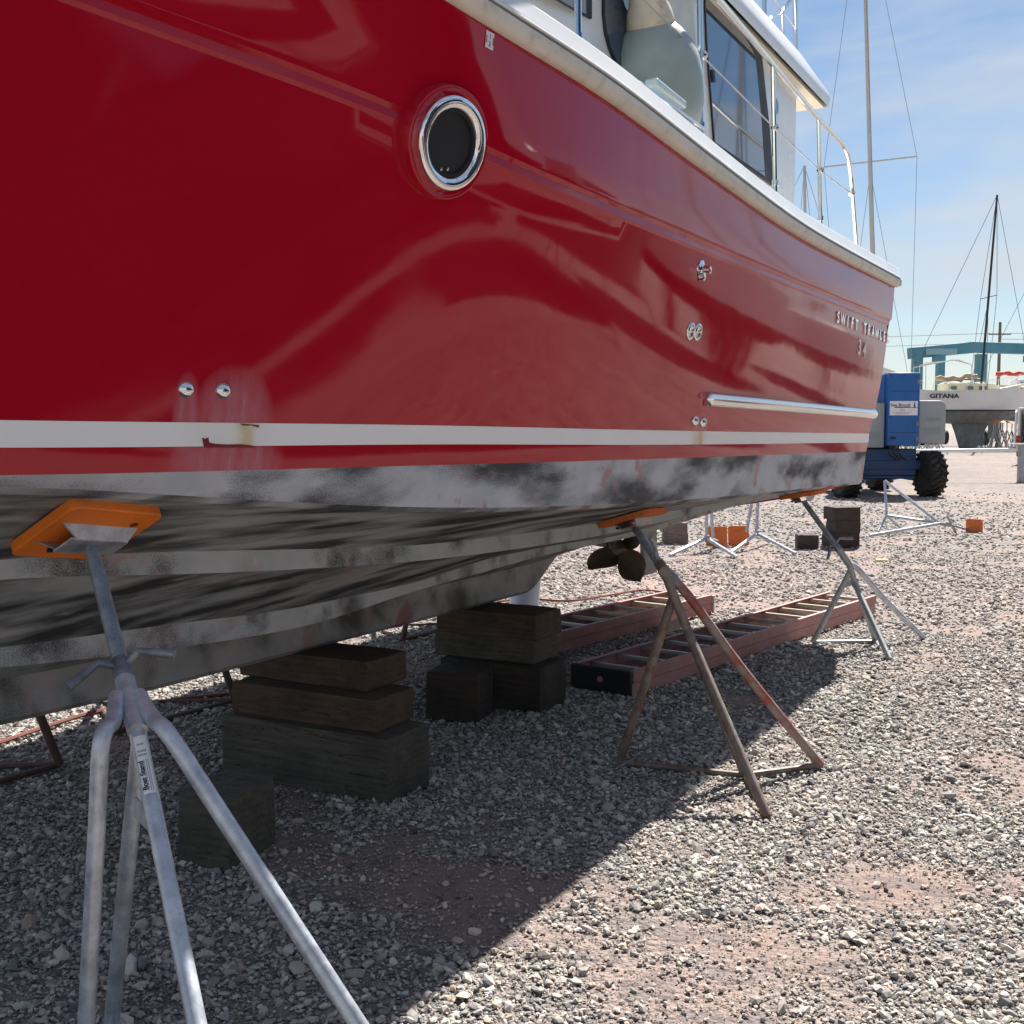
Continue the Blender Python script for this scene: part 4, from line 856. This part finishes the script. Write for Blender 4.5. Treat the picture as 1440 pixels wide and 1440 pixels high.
# ================================================================ BOOM LIFT
def boom_lift():
    Y0 = 26.0; g = Vector((8.8, Y0+.9, 0)); o = empty('boom_lift', g, 'blue and grey boom lift with big lugged tyres parked behind the red stern', 'boom lift')
    X1 = lambda px, Y=Y0: (px-720)/F*Y
    Z1 = lambda py, Y=Y0: atY(1260, py, Y).z
    def wheel(cx, cy, r=.52, w=.40):
        m = MB(); c = Vector((cx, cy, r)); ax = Vector((1, .12, 0)).normalized()
        m.tube2(c-ax*w/2, ax, [(0,r*.55),(0,r*.86),(.03,r*.93),(w-.03,r*.93),(w,r*.86),(w,r*.55)], 36, 0)
        v = Vector((0,0,1)); u = ax.cross(v)
        for k in range(20):
            for sd in (-1, 1):
                th = (k+(.5 if sd > 0 else 0))*2*math.pi/20; d = v*math.cos(th)+u*math.sin(th); t = ax.cross(d)
                cc = c+d*r*.955+ax*sd*w*.25; xx = (ax*sd*.8+t*.6).normalized(); m.box(cc, (w*.56,.062,.055), (xx, d.cross(xx), d))
        t_ = m.build('wheel', M['tyre'], o, angle=30)
        MB().tube2(c-ax*(w/2-.05), ax, [(0,.0001),(0,r*.3),(.03,r*.52),(.3,r*.52),(.3,.0001)], 24, 0).build('rim', M['lift_dark'], t_)
    wheel(9.62, Y0+.2); wheel(7.55, Y0-.3); wheel(9.35, Y0+3.0, .5); wheel(7.3, Y0+2.6, .5)
    m = MB(); m.box((8.55, Y0+.5, .78), (1.55,.5,.62)); m.box((8.5, Y0+1.7, .78), (1.3,2.0,.5)); m.box((8.55, Y0+.35, .72), (2.0,.22,.22)); m.box((8.5, Y0+2.9, .72), (2.0,.22,.22))
    m.prism([Vector((7.8, Y0+.2, .47)), Vector((9.3, Y0+.2, .47)), Vector((9.25, Y0+.2, .36)), Vector((9.0, Y0+.2, .40)), Vector((8.0, Y0+.2, .40))], (0,.3,0)); m.build('chassis', M['lift_dark'], o, bevel=.02)
    m = MB().lathe((8.6, Y0+1.3, 1.0), (0,0,1), [(0,.62),(.14,.62),(.14,.5)], 30); m.build('turntable_ring', M['black'], o)
    zt, zb = Z1(524), Z1(627); x0, x1 = X1(1247), X1(1291)
    m = MB(); m.box(((x0+x1)/2, Y0+.95, (zt+zb)/2), (x1-x0, 1.9, zt-zb)); m.build('turret', M['lift_blue'], o, bevel=.02)
    m = MB(); m.prism([Vector((x0-.005, Y0+.25, zt-.02)), Vector((x0-.30, Y0+.5, zt-.12)), Vector((x0-.34, Y0+.5, zb+.6)), Vector((x0-.005, Y0+.25, zb+.2))], (0,1.2,0)); m.build('side_panel', M['lift_blue'], o, bevel=.01)
    for k, (dx, dz) in enumerate(((.06,-.08),(.62,-.08),(.06,-1.0),(.62,-1.55),(.06,-1.55),(.35,-.05))): MB().lathe((x0+dx, Y0-.001, zt+dz), (0,-1,0), [(0,.02),(.008,.018),(.009,0)], 8).build('rivet', M['lift_dark'], o)
    sm_ = M['lift_dark']
    for zz_ in (zt-.42, zb+.30): MB().box(((x0+x1)/2, Y0-.001, zz_), (x1-x0-.04, .006, .012)).build('panel_seam', sm_, o, smooth=False)
    for zz_ in (zt-.2, zb+.15, zb+.5): MB().box((x1-.05, Y0-.012, zz_), (.05,.03,.10)).build('hinge', M['groove'], o, bevel=.004)
    MB().box((x0+.12, Y0-.012, zb+.18), (.12,.02,.05)).build('latch', M['black'], o, bevel=.004)
    for k in range(3): MB().tube(smooth_path([(x0+.1+k*.09, Y0+.05, zb+.02), (x0+.02+k*.11, Y0-.06, zb-.16), (x0+.25+k*.1, Y0+.1, zb-.32)]), .018, 6).build('hydraulic_hose', M['black'], o)
    def hood(xa, xb, za, zb_, flip=False):
        r = .16; pr = []
        pr += [Vector((xa, Y0+.15, zb_)), Vector((xb, Y0+.15, zb_))]
        for k in range(7): a = math.radians(k*15); pr.append(Vector((xb-r+math.cos(a)*r, Y0+.15, za-r+math.sin(a)*r)))
        pr.append(Vector((xa, Y0+.15, za))); 
        if flip: pr = [Vector((xa+xb-p.x, p.y, p.z)) for p in pr][::-1]
        MB().prism(pr, (0,1.5,0)).build('engine_hood', M['lift_grey'], o, bevel=.03)
        for k in range(4): MB().box(((xa+xb)/2, Y0+.147, zb_+.22+k*.045), ((xb-xa)*.62,.008,.008)).build('hood_louvre', M['groove'], o, smooth=False)
    hood(X1(1293), X1(1332), Z1(563), Z1(624)); hood(X1(1205), X1(1246), Z1(566), Z1(630), True)
    text('hood_lettering', 'GENIE', .13, simple('faint_grey_lettering', (.27,.31,.32), .6), o, (X1(1314), Y0+.145, Z1(590)), (1,0,0), (0,0,1), .002, .002)
    sx0, sx1, sz0, sz1 = X1(1249), X1(1288), Z1(584), Z1(564); cx = (sx0+sx1)/2; cz = (sz0+sz1)/2
    s = MB().box((cx, Y0-.006, cz), (sx1-sx0, .01, sz1-sz0)).build('yard_sign', M['paper'], o, smooth=False)
    text('sign_text', 'Sea Brook', .10, M['ink'], s, (cx-.075, Y0-.013, cz+.07), (1,0,0), (0,0,1), .001, .001, sx=1.1)
    for k, (w_, dz, c_) in enumerate(((.36,.02,'ink'),(.10,-.03,'ink_red'),(.14,-.06,'ink_red'),(.44,-.095,'ink_red'),(.30,-.125,'ink_red'))):
        MB().box((cx-.03, Y0-.0125, cz+dz), (w_, .002, .012 if k else .022)).build('sign_line', simple('pale_red_print', (.62,.4,.42), .5) if c_ == 'ink_red' else M[c_], s, smooth=False)
    MB().prism([Vector((cx+.225, Y0-.013, cz+.02)), Vector((cx+.265, Y0-.013, cz+.02)), Vector((cx+.253, Y0-.013, cz+.135)), Vector((cx+.237, Y0-.013, cz+.135))], (0,.003,0)).build('lighthouse_mark', M['ink'], s, smooth=False)
    MB().box((cx+.24, Y0-.0125, cz+.014), (.15,.002,.012)).build('lighthouse_mark', M['ink'], s, smooth=False)
    return o
boom_lift()
# ================================================================ SAILBOATS
def sailboat(name, loc, rot, L, beam, D, keeld, label, topc, botc, cabc, mast=None, mastc='mast', group=None, boomcover=None, cabin=True, sheer=.35, overhang=.11, keel_len=.35, cat='sailboat', stanch=True, boom=True):
    o = empty(name, loc, label, cat, group); base = Vector(loc); R_ = Matrix.Rotation(rot, 3, 'Z')
    Wp = lambda x, y, z: base+R_@Vector((x, y, z))
    n = 25; zk = keeld; wl = keeld+D*.36
    def B(t): return beam/2*(max(0, 1-abs((t-.42)/.58)**2.3 if t > .42 else 1-.38*((.42-t)/.42)**2))
    def sh(t): return keeld+D*(.86+sheer*((t-.35)**2)*1.5+.02)
    rows = []; rowsb = []
    for i in range(n):
        t = i/(n-1); x = -L/2+L*t; b = B(t) if t < 1 else .01; s = sh(t); xs = x
        inset = overhang*L; k = lambda f: xs+(inset*(1-f) if t < .08 else 0)*(1-t/.08 if t < .08 else 0)-(inset*(1-f)*((t-.75)/.25) if t > .75 else 0)
        f = [1, .75, .5, .3]; rows.append([Wp(k(q), b*(.72+.28*q**.6), wl+(s-wl)*((q-.3)/.7)) for q in f]+[])
        rk = keeld+D*.36*(1-math.sin(math.pi*min(1, max(0, .06+t*.9)))**.7)
        rowsb.append([Wp(k(.3), b*(.72+.28*.3**.6), wl), Wp(k(.18), b*.72, wl-(wl-rk)*.55), Wp(k(.1), b*.4, wl-(wl-rk)*.88), Wp(k(.05), 0, rk)])
    mir = lambda r: [base+R_@Vector((v.x, -v.y, v.z)) for v in [R_.inverted()@(p-base) for p in r]]
    m = MB(); m.grid(rows); m.grid([mir(r) for r in rows]); m.grid([rows[0], mir(rows[0])]); m.build('hull', M[topc], o, angle=50)
    m = MB(); m.grid(rowsb); m.grid([mir(r) for r in rowsb]); m.grid([rowsb[0], mir(rowsb[0])]); m.build('bottom', M[botc], o, angle=50)
    m = MB(); m.grid([[r[0], mir(r)[0]] for r in rows]); m.build('deck', M[cabc], o)
    m = MB(); m.grid([[r[0], r[0]+Vector((0,0,.05))] for r in rows]); m.grid([[mir(r)[0], mir(r)[0]+Vector((0,0,.05))] for r in rows]); m.build('toe_rail', M['hull_cream'], o)
    kl = keel_len*L; kx = .02*L
    MB().grid([[Wp(kx-kl/2+q*kl*.0+s_*kl, w_*.12, z) for s_, w_ in ((.22*q,0),(.25+.08*q,1),(.7-.12*q,.7),(1-.3*q,0),(.7-.12*q,-.7),(.25+.08*q,-1),(.22*q,0))] for z, q in ((keeld+D*.14,-.5),(keeld*.7,.2),(0,1))]).build('keel', M[botc], o)
    MB().prism([Wp(-L*.40, -.04, keeld+D*.25), Wp(-L*.33, -.04, keeld+D*.15), Wp(-L*.34, -.04, keeld*.35), Wp(-L*.40, -.04, keeld*.35)], R_@Vector((0,.08,0))).build('rudder', M[botc], o)
    if cabin:
        zc = keeld+D*.84; ch_ = D*.22*(1.35 if 'GITANA' in label else 1); m = MB(); rr = []
        for x, w_, h in ((-.20,.62,.9),(-.19,.62,1),(.10,.56,1),(.20,.40,.8),(.27,.22,.15)):
            x *= L; b = beam/2*w_; rr.append([Wp(x, -b, zc-.05), Wp(x, -b*.92, zc+ch_*h), Wp(x, 0, zc+ch_*h*1.12), Wp(x, b*.92, zc+ch_*h), Wp(x, b, zc-.05)])
        m.grid(rr); m.grid([rr[0]]+[[p*0+rr[0][0] for p in rr[0]]]); m.build('cabin', M[cabc], o, angle=30)
        for sd in (-1, 1):
            for x in (-.16, -.03, .055, .10):
                MB().box(Wp(x*L, sd*beam/2*(.585 if x < .08 else .555), zc+ch_*.55), (L*(.055 if x < .05 else .02), .03, ch_*.32), (R_@Vector((1,-.0,0)), R_@Vector((0,1,0)), Vector((0,0,1)))).build('window', M['glass'], o, smooth=False)
    if stanch:
        m = MB()
        for sd in (1, -1):
            P = []
            for i in range(1, n-1, 3): q = rows[i][0] if sd > 0 else mir(rows[i])[0]; m.tube([q, q+Vector((0,0,.62))], .014, 5); P.append(q+Vector((0,0,.6)))
            m.tube(P, .008, 5)
        fr = rows[n-1][0]; a = rows[n-3][0]+Vector((0,0,.62)); b_ = mir(rows[n-3])[0]+Vector((0,0,.62)); m.tube([a, fr+Vector((0,0,.7)), b_], .016, 6)
        m.build('rail', M['steel'], o)
    if mast:
        mx, mh = mast[0]*L, mast[1]; zd = keeld+D*.95; top = Wp(mx+mast[2], mast[6] if len(mast) > 6 else 0, zd+mh); bot = Wp(mx, 0, zd)
        MB().tube([bot, top], [.085*mast[3], .065*mast[3]], 10).build('mast', M[mastc], o)
        for fsp in mast[4]:
            c = bot.lerp(top, fsp[0]); MB().tube([c-R_@Vector(fsp[1]), c+R_@Vector(fsp[1])], .025, 6).build('spreader', M[mastc], o)
        m = MB(); wr = mast[5]; 
        for sd in (-1, 1):
            cp = Wp(mx-.2, sd*beam*.45, zd-.2); last = cp
            for fsp in mast[4]: e = bot.lerp(top, fsp[0])+R_@Vector(fsp[1])*sd; m.tube([last, e], wr, 5); last = e
            m.tube([last, top], wr, 5); m.tube([cp, bot.lerp(top, mast[4][0][0]-.02)], wr, 5)
        m.tube([top, rows[n-1][0]], wr, 5); m.tube([top, Wp(-L/2, 0, sh(0))], wr, 5); m.build('rigging', M['wire'], o)
        be = Wp(mx-L*.36, 0, zd+.75)
        if boom: MB().tube([bot+Vector((0,0,.7)), be], .055, 8).build('boom', M[mastc], o)
        if boomcover:
            m = MB(); P = [bot.lerp(be, t)+Vector((0,0,.78*(1-t)+.10+ .06*math.sin(t*17))) for t in np.linspace(.02, .98, 16)]
            P = [ (bot+Vector((0,0,.7))).lerp(be, t)+Vector((0,0,.08+.05*math.sin(t*19))) for t in np.linspace(.0, .98, 18)]
            m.tube(P, [.16+.05*math.sin(i*1.7) for i in range(18)], 8); m.build('sail_cover', M[boomcover], o)
    OFF[o.name+'_W'] = 0
    return o, Wp
GY = 75.0; gx = (1358-720)/F*GY
gi, Wg = sailboat('sailboat', (gx, GY, 0), math.radians(4), 8.6, 2.7, 2.35, 1.75, 'white and cream sailboat lettered GITANA standing on stands', 'hull_white', 'antifoul', 'hull_cream', mast=(.10,12.6,.7,1.0,[(.48,(0,1.1,.0))],.018), mastc='mast_black', boomcover=None, keel_len=.26, sheer=.5)
text('name_lettering', 'GITANA', .385, M['ink'], gi, Wg(-2.3, -1.55, 3.55), (1,.07,0), (0,0,1), .01, .016, sx=1.35)
MB().box(Wg(-.2,-1.27,2.64), (6.6,.06,.10)).build('waterline_stripe', M['black'], gi, smooth=False)
m = MB()
for k in range(3): m.tube([Wg(-4.1+.4*k, -1.0, 3.9), Wg(-4.1+.4*k, -.9, 5.4+.15*k), Wg(-1.5+.2*k, -.9, 5.9), Wg(-.2, -.8, 5.6), Wg(-.1,-.8,4.2)], .035, 6)
m.build('bimini_frame', M['white_paint'], gi)
m = MB(); P = [Wg(-2.3+i*.28, -.2, 4.72+.05*math.sin(i*1.9)+.16*(i > 6)) for i in range(11)]; m.tube(P, [.12+.08*abs(math.sin(i*1.3)) for i in range(11)], 8); m.build('sail_cover', M['canvas_tan'], gi)
MB().tube(smooth_path([Wg(3.2,-.8,4.1), Wg(4.0,-.5,4.25), Wg(5.0,0,4.7), Wg(5.3,0,5.1)]), .10, 8).build('bowsprit', M['hull_cream'], gi)
# stands below GITANA and its neighbours: one built, the rest copied
def plain_stand(loc, label, group, h=1.25, mat='galv_dull'):
    o = empty('jack_stand', loc, label, 'jack stand', group); b = Vector(loc); S = b+Vector((0,0,h*.72))
    for a in (90, 210, 330): MB().tube([S, S+Vector((.06*math.cos(math.radians(a)), .06*math.sin(math.radians(a)), -.1)), b+Vector((.48*math.cos(math.radians(a)), .48*math.sin(math.radians(a)), .02))], .035, 6).build('leg', M[mat], o)
    MB().tube([S-Vector((0,0,.05)), S+Vector((0,0,h*.3))], .035, 6).build('post', M[mat], o)
    MB().box(b+Vector((0,0,h+.02)), (.3,.3,.03), (Vector((1,0,0)), Vector((0,.9,.4)), Vector((0,-.4,.9)))).build('pad', M['orange_worn'], o, smooth=False)
    return o
g0 = plain_stand((gx+1.2, GY-1.3, 0), 'distant jack stand below the sailboat lettered GITANA', 'jack stands below the distant white boats', 1.9)
for i, (x, y, r, s) in enumerate(((2.2,-1.0,.5,1.0),(3.0,-.8,.9,1.05),(1.7,-.4,.2,1.1),(2.7,.8,.1,1.0),(-2.7,-1.2,.3,1.1),(3.7,-.2,.8,.95),(-3.4,-1.0,.6,1.0),(.9,1.3,0,1.0),(4.3,1.5,.4,1.0),(3.4,2.5,.2,1.0))):
    c = copy_tree(g0); c.location = (gx+x, GY+y, 0); c.rotation_euler.z = r; c.scale = (s, s, s)
g2 = plain_stand((gx+1.6, GY+1.9, 0), 'dark rusty stand among those under the sailboat lettered GITANA', 'dark stands below the distant white boats', 1.9, 'rusty_dark')
for i, (x, y, r, s) in enumerate(((2.1,2.6,.5,1.0),(2.6,1.6,.9,1.05),(3.1,2.2,.2,1.1),(3.6,3.2,.1,1.0),(1.0,2.9,.3,.9),(4.1,2.6,.8,.95),(2.3,4.0,.6,1.0),(-3.0,2.2,0,1.0))):
    c = copy_tree(g2); c.location = (gx+x, GY+y, 0); c.rotation_euler.z = r; c.scale = (s, s, s)
g1 = plain_stand(((1290-720)/F*62, 62, 0), 'stand in the distant row seen under the boom lift', 'distant stands seen beneath the boom lift', 1.0)
for i, (px, Y, r) in enumerate(((1262,62,.4),(1275,60,.1),(1303,64,.7),(1312,61,.3),(1320,66,0),(1248,63,.6),(1285,67,.2))):
    c = copy_tree(g1); c.location = ((px-720)/F*Y, Y, 0); c.rotation_euler.z = r
# masted boat hidden behind the trawler and its sister
def boat_at(px, Y, **k): return ((px-720)/F*Y, Y, 0)
mY = 37.0
sailboat('sailboat', ((1229-720)/F*(mY+2), mY+2, 0), math.radians(253), 9.5, 2.5, 1.75, 1.45, 'cream sailboat behind the boom lift with tall mast above the red stern', 'hull_white', 'antifoul_red', 'hull_cream', mast=(-.02,16.5,0,.95,[(.45,(-.1,1.5,.10))],.008,-.8), stanch=False, boom=False)
sailboat('sailboat', ((1100-720)/F*52, 52, 0), math.radians(10), 8.5, 2.7, 2.1, 1.3, 'sailboat behind the trawler of which only the short mast shows by the guard rail', 'hull_white', 'antifoul', 'hull_white', mast=(.13,10.0,-.3,1.0,[(.6,(.0,.9,.1))],.011), stanch=False)
sailboat('sailboat', ((1457-720)/F*90, 90, 0), math.radians(-4), 9.5, 3.0, 3.2, 1.9, 'distant sailboat at the right edge with red sail cover', 'hull_white', 'antifoul', 'hull_white', mast=(.0,11,.5,1.0,[(.5,(0,1.1,0))],.018), boomcover='canvas_red')
# tarp over a boat beside the lift
t0 = Vector(((1245-720)/F*33, 33, 0))
# ================================================================ TRAVEL LIFT
def travel_lift():
    Y = 98.0; o = empty('travel_lift', ((1370-720)/F*Y, Y+3, 0), 'teal travel lift gantry spanning behind the sailboats', 'boat hoist')
    X1 = lambda px, y=Y: (px-720)/F*y; Z1 = lambda py, y=Y: atY(1350, py, y).z
    m = MB()
    def beam(p, q, w, h): 
        p, q = Vector(p), Vector(q); d = (q-p); L_ = d.length; d.normalize(); s = d.cross(Vector((0,0,1))).normalized(); m.box((p+q)/2, (L_, w, h), (d, s, s.cross(d)))
    zt = Z1(490)
    beam((X1(1275), Y, Z1(497)), (X1(1365), Y+1, Z1(488)), .9, .95); beam((X1(1362), Y+1, Z1(487)), (X1(1470), Y+2, Z1(489)), .9, .9)
    m.build('top_beam', M['teal'], o, bevel=.04)
    for k, (px, yy, w_) in enumerate(((1286,Y,.75),(1361,Y+7,.62),(1381,Y+1,.8),(1480,Y+2,.8))):
        MB().box((X1(px), yy, Z1(497)/2), (w_, .7, Z1(497)-.01)).build('leg', M['teal'], o, smooth=False)
        for s in (-.6, .6): MB().lathe((X1(px)+s-.15, yy, .65), (1,0,0), [(0,.4),(0,.65),(.3,.65),(.3,.4)], 20).build('wheel', M['tyre'], o)
    MB().box(((X1(1295)+X1(1338))/2, Y-.5, Z1(495)), (X1(1338)-X1(1295), .05, .5)).build('name_board', simple('pale_teal_board', (.25,.42,.48), .5), o, smooth=False)
    m = MB()
    for px in (1282, 1310, 1318, 1437): m.box((X1(px), Y-.3, Z1(505)), (.5,.5,.55)); 
    for px in (1310, 1317, 1434, 1440): m.tube([(X1(px), Y-.3, Z1(505)), (X1(px), Y-.3, 1.5)], .03, 5)
    m.build('hoist_block', M['teal'], o, smooth=False)
travel_lift()
# ================================================================ UTILITY POLE, GUARD BARRIER, VAN
pY = 130.0; pl_ = Vector(((1400-720)/F*pY, pY, 0)); up_ = empty('utility_pole', pl_, 'wooden utility pole with crossarm behind the travel lift', 'utility pole')
zp = atY(1400, 453, pY).z; MB().tube([pl_, pl_+Vector((0,0,zp))], [.24,.16], 8).build('pole', M['pole'], up_)
MB().box(pl_+Vector((0,0,zp-1.35)), (2.5,.15,.15)).build('crossarm', M['pole'], up_, smooth=False)
m = MB()
for dx, dz, x2 in ((-1.2,-1.25,-62),(1.2,-1.25,40),(0,-1.9,40),(-1.0,-2.3,-62)): m.tube([pl_+Vector((dx+ (x2-dx)*t, -8*t, zp+dz-1.2*math.sin(math.pi*t*.7)*(1 if abs(x2) > 50 else .3))) for t in np.linspace(0, 1, 10)], .035, 4)
m.build('power_line', M['wire'], up_)
rY = 33.0; br = empty('barrier_rail', ((1365-720)/F*rY, rY, 0), 'long white pipe rail on a grey steel post at the right edge', 'barrier')
za = atY(1360, 634, rY).z; MB().tube([((1283-720)/F*rY, rY, za-.01), ((1428-720)/F*rY, rY, za+.03)], .055, 12).build('rail', M['white_paint'], br)
xp = (1436-720)/F*rY; MB().box((xp+.03, rY+.02, .54), (.22,.16,1.08)).build('post', M['galv_dull'], br, bevel=.01)
MB().box((xp+.1, rY, 1.10), (.9,.3,.04)).build('cap_board', M['white_paint'], br, smooth=False); MB().box((xp+.16, rY-.09, .86), (.14,.03,.3)).build('plate', M['alu'], br, smooth=False)
MB().box(((1296-720)/F*rY, rY+.02, za/2), (.06,.06,za)).build('post', M['galv_dull'], br, smooth=False)
# van with open back door
vY = 48.0; vx = (1428-720)/F*vY; vz = lambda py: atY(1430, py, vY).z
va = empty('parked_van', (vx+.02, vY, 0), 'white van at the right edge with its rear doors open', 'van')
m = MB(); W_, H_ = 1.95, 2.35; xl = vx+.02
m.box((xl+.05, vY+2.4, 1.35), (.10,4.8,2.0)); m.box((xl+W_-.05, vY+2.4, 1.35), (.10,4.8,2.0)); m.box((xl+W_/2, vY+2.4, H_), (W_-.02,4.8,.10)); m.box((xl+W_/2, vY+2.4, .42), (W_-.22,4.78,.12)); m.box((xl+W_/2, vY+4.9, 1.2), (W_,.3,1.7))
m.build('body', M['white_paint'], va, bevel=.04)
MB().box((xl+W_/2, vY+3.2, 1.3), (W_-.24,.06,1.8)).build('bulkhead', M['black'], va, smooth=False)
for k in range(5): MB().box((xl+.55+k*.27, vY+.7+.2*k, .62+.13*(k % 3)+.4*(k%2)), (.3,.35,.28)).build('cargo_box', simple('cargo', [(.25,.12,.06),(.1,.12,.2),(.3,.3,.3),(.35,.2,.1),(.08,.08,.09)][k], .7), va, smooth=False)
MB().prism([Vector((xl-.02, vY, .75)), Vector((xl-.05, vY-.75, .75)), Vector((xl-.02, vY-.75, 2.2)), Vector((xl-.02, vY, 2.3))], (-.05,.02,0)).build('rear_door', M['white_paint'], va, smooth=False)
MB().box((xl+.06, vY-.03, 1.02), (.16,.06,.42)).build('tail_lamp', M['lamp_red'], va, bevel=.01); MB().box((xl+.06, vY-.065, .88), (.12,.02,.12)).build('turn_lamp', M['lamp_amber'], va, smooth=False)
MB().box((xl+W_/2, vY-.06, .45), (W_,.14,.2)).build('bumper', M['black'], va, bevel=.03)
for dx in (.14, W_-.14):
    for dy in (.9, 3.9): MB().lathe((xl+dx-.11, vY+dy, .34), (1,0,0), [(0,.2),(0,.34),(.22,.34),(.22,.2)], 20).build('wheel', M['tyre'], va)
va.rotation_euler.z = -.46
# ================================================================ YARD TO THE RIGHT (seen mirrored in the red side)
def cruiser(loc, rot, L, label, hullc, h=2.5):
    o = empty('added_cruiser', loc, label, 'motor boat', 'boats stored to the right of the camera'); b = Vector(loc); R_ = Matrix.Rotation(rot, 3, 'Z'); Wp = lambda x, y, z: b+R_@Vector((x, y, z))
    rows = []; n = 14
    for i in range(n):
        t = i/(n-1); bb = 1.7*(1-max(0, (t-.45)/.55)**2.2)+.02; s = h+.35*t*t; x = -L/2+L*t
        rows.append([Wp(x, 0, .75+.5*max(0, t-.6)), Wp(x-(t*.6), bb*.82, 1.1+.4*max(0, t-.6)), Wp(x, bb, s), Wp(x, 0, s+.08), Wp(x, -bb, s), Wp(x-(t*.6), -bb*.82, 1.1+.4*max(0, t-.6)), Wp(x, 0, .75+.5*max(0, t-.6))])
    m = MB(); m.grid(rows); m.grid([rows[0], [rows[0][0]]*7]); m.build('hull', M[hullc], o, angle=40); dk = hullc == 'hull_navy'
    m = MB(); rr = [[Wp(x*L, -1.25*w_, h), Wp(x*L, -1.1*w_, h+hh*(1.9 if dk else 1)), Wp(x*L, 1.1*w_, h+hh*(1.9 if dk else 1)), Wp(x*L, 1.25*w_, h)] for x, w_, hh in ((-.25,1,.3),(-.22,1,1.5),(.08,.95,1.5),(.2,.8,.25),(.34,.4,.12))]; m.grid(rr); m.build('cabin', M['hull_navy' if dk else 'hull_white'], o, angle=30)
    for sd in (-1, 1): MB().box(Wp(-.07*L, sd*1.215, h+.85), (L*.24,.05,.5), (R_@Vector((1,0,0)), R_@Vector((0,1,0)), Vector((0,0,1)))).build('window', M['glass'], o, smooth=False)
    m = MB()
    for i in range(5, n, 2): 
        for q in (rows[i][2], rows[i][4]): m.tube([q, q+Vector((0,0,.6))], .014, 5)
    m.build('rail', M['steel'], o)
    for x in (-.3, 0, .25):
        for sd in (-1, 1): MB().tube([Wp(x*L, sd*1.8, 0), Wp(x*L, sd*1.15, 1.1)], .03, 6).build('support', M['rusty_dark'], o)
    return o
cruiser((7.4, -2.0, 0), math.radians(98), 13, 'unseen dark navy motor cruiser added right of the camera to darken the hull reflection', 'hull_navy', 3.9)  # unseen boat added, tall and dark so the forward red side mirrors dark
cruiser((10.6, 9.2, 0), math.radians(62), 8.5, 'unseen dark green motor cruiser added beyond the frame to darken the aft reflection', 'hull_green', 2.7)  # unseen boat added, dark hull deepens what the aft side mirrors
sailboat('sailboat', (15.5, 17.5, 0), math.radians(60), 9.5, 3.0, 2.2, 1.5, 'white sailboat with red bottom stored right of the frame', 'hull_white', 'antifoul_red', 'hull_white', mast=(.08,13,0,1.2,[(.5,(0,1.1,0))],.02), group='boats stored to the right of the camera')
sailboat('sailboat', (12.5, 2.8, 0), math.radians(80), 9.5, 3.0, 2.2, 1.5, 'green hulled sailboat stored right of the camera position', 'hull_green', 'antifoul', 'hull_cream', mast=(.08,13,0,1.2,[(.5,(0,1.1,0))],.02), group='boats stored to the right of the camera')
sailboat('sailboat', (24.0, 29.0, 0), math.radians(40), 9.5, 3.0, 2.2, 1.5, 'white sailboat with tan cover stored far right of the frame', 'hull_white', 'antifoul', 'hull_white', mast=(.08,13,0,1.2,[(.5,(0,1.1,0))],.02), boomcover='canvas_tan', group='boats stored to the right of the camera')
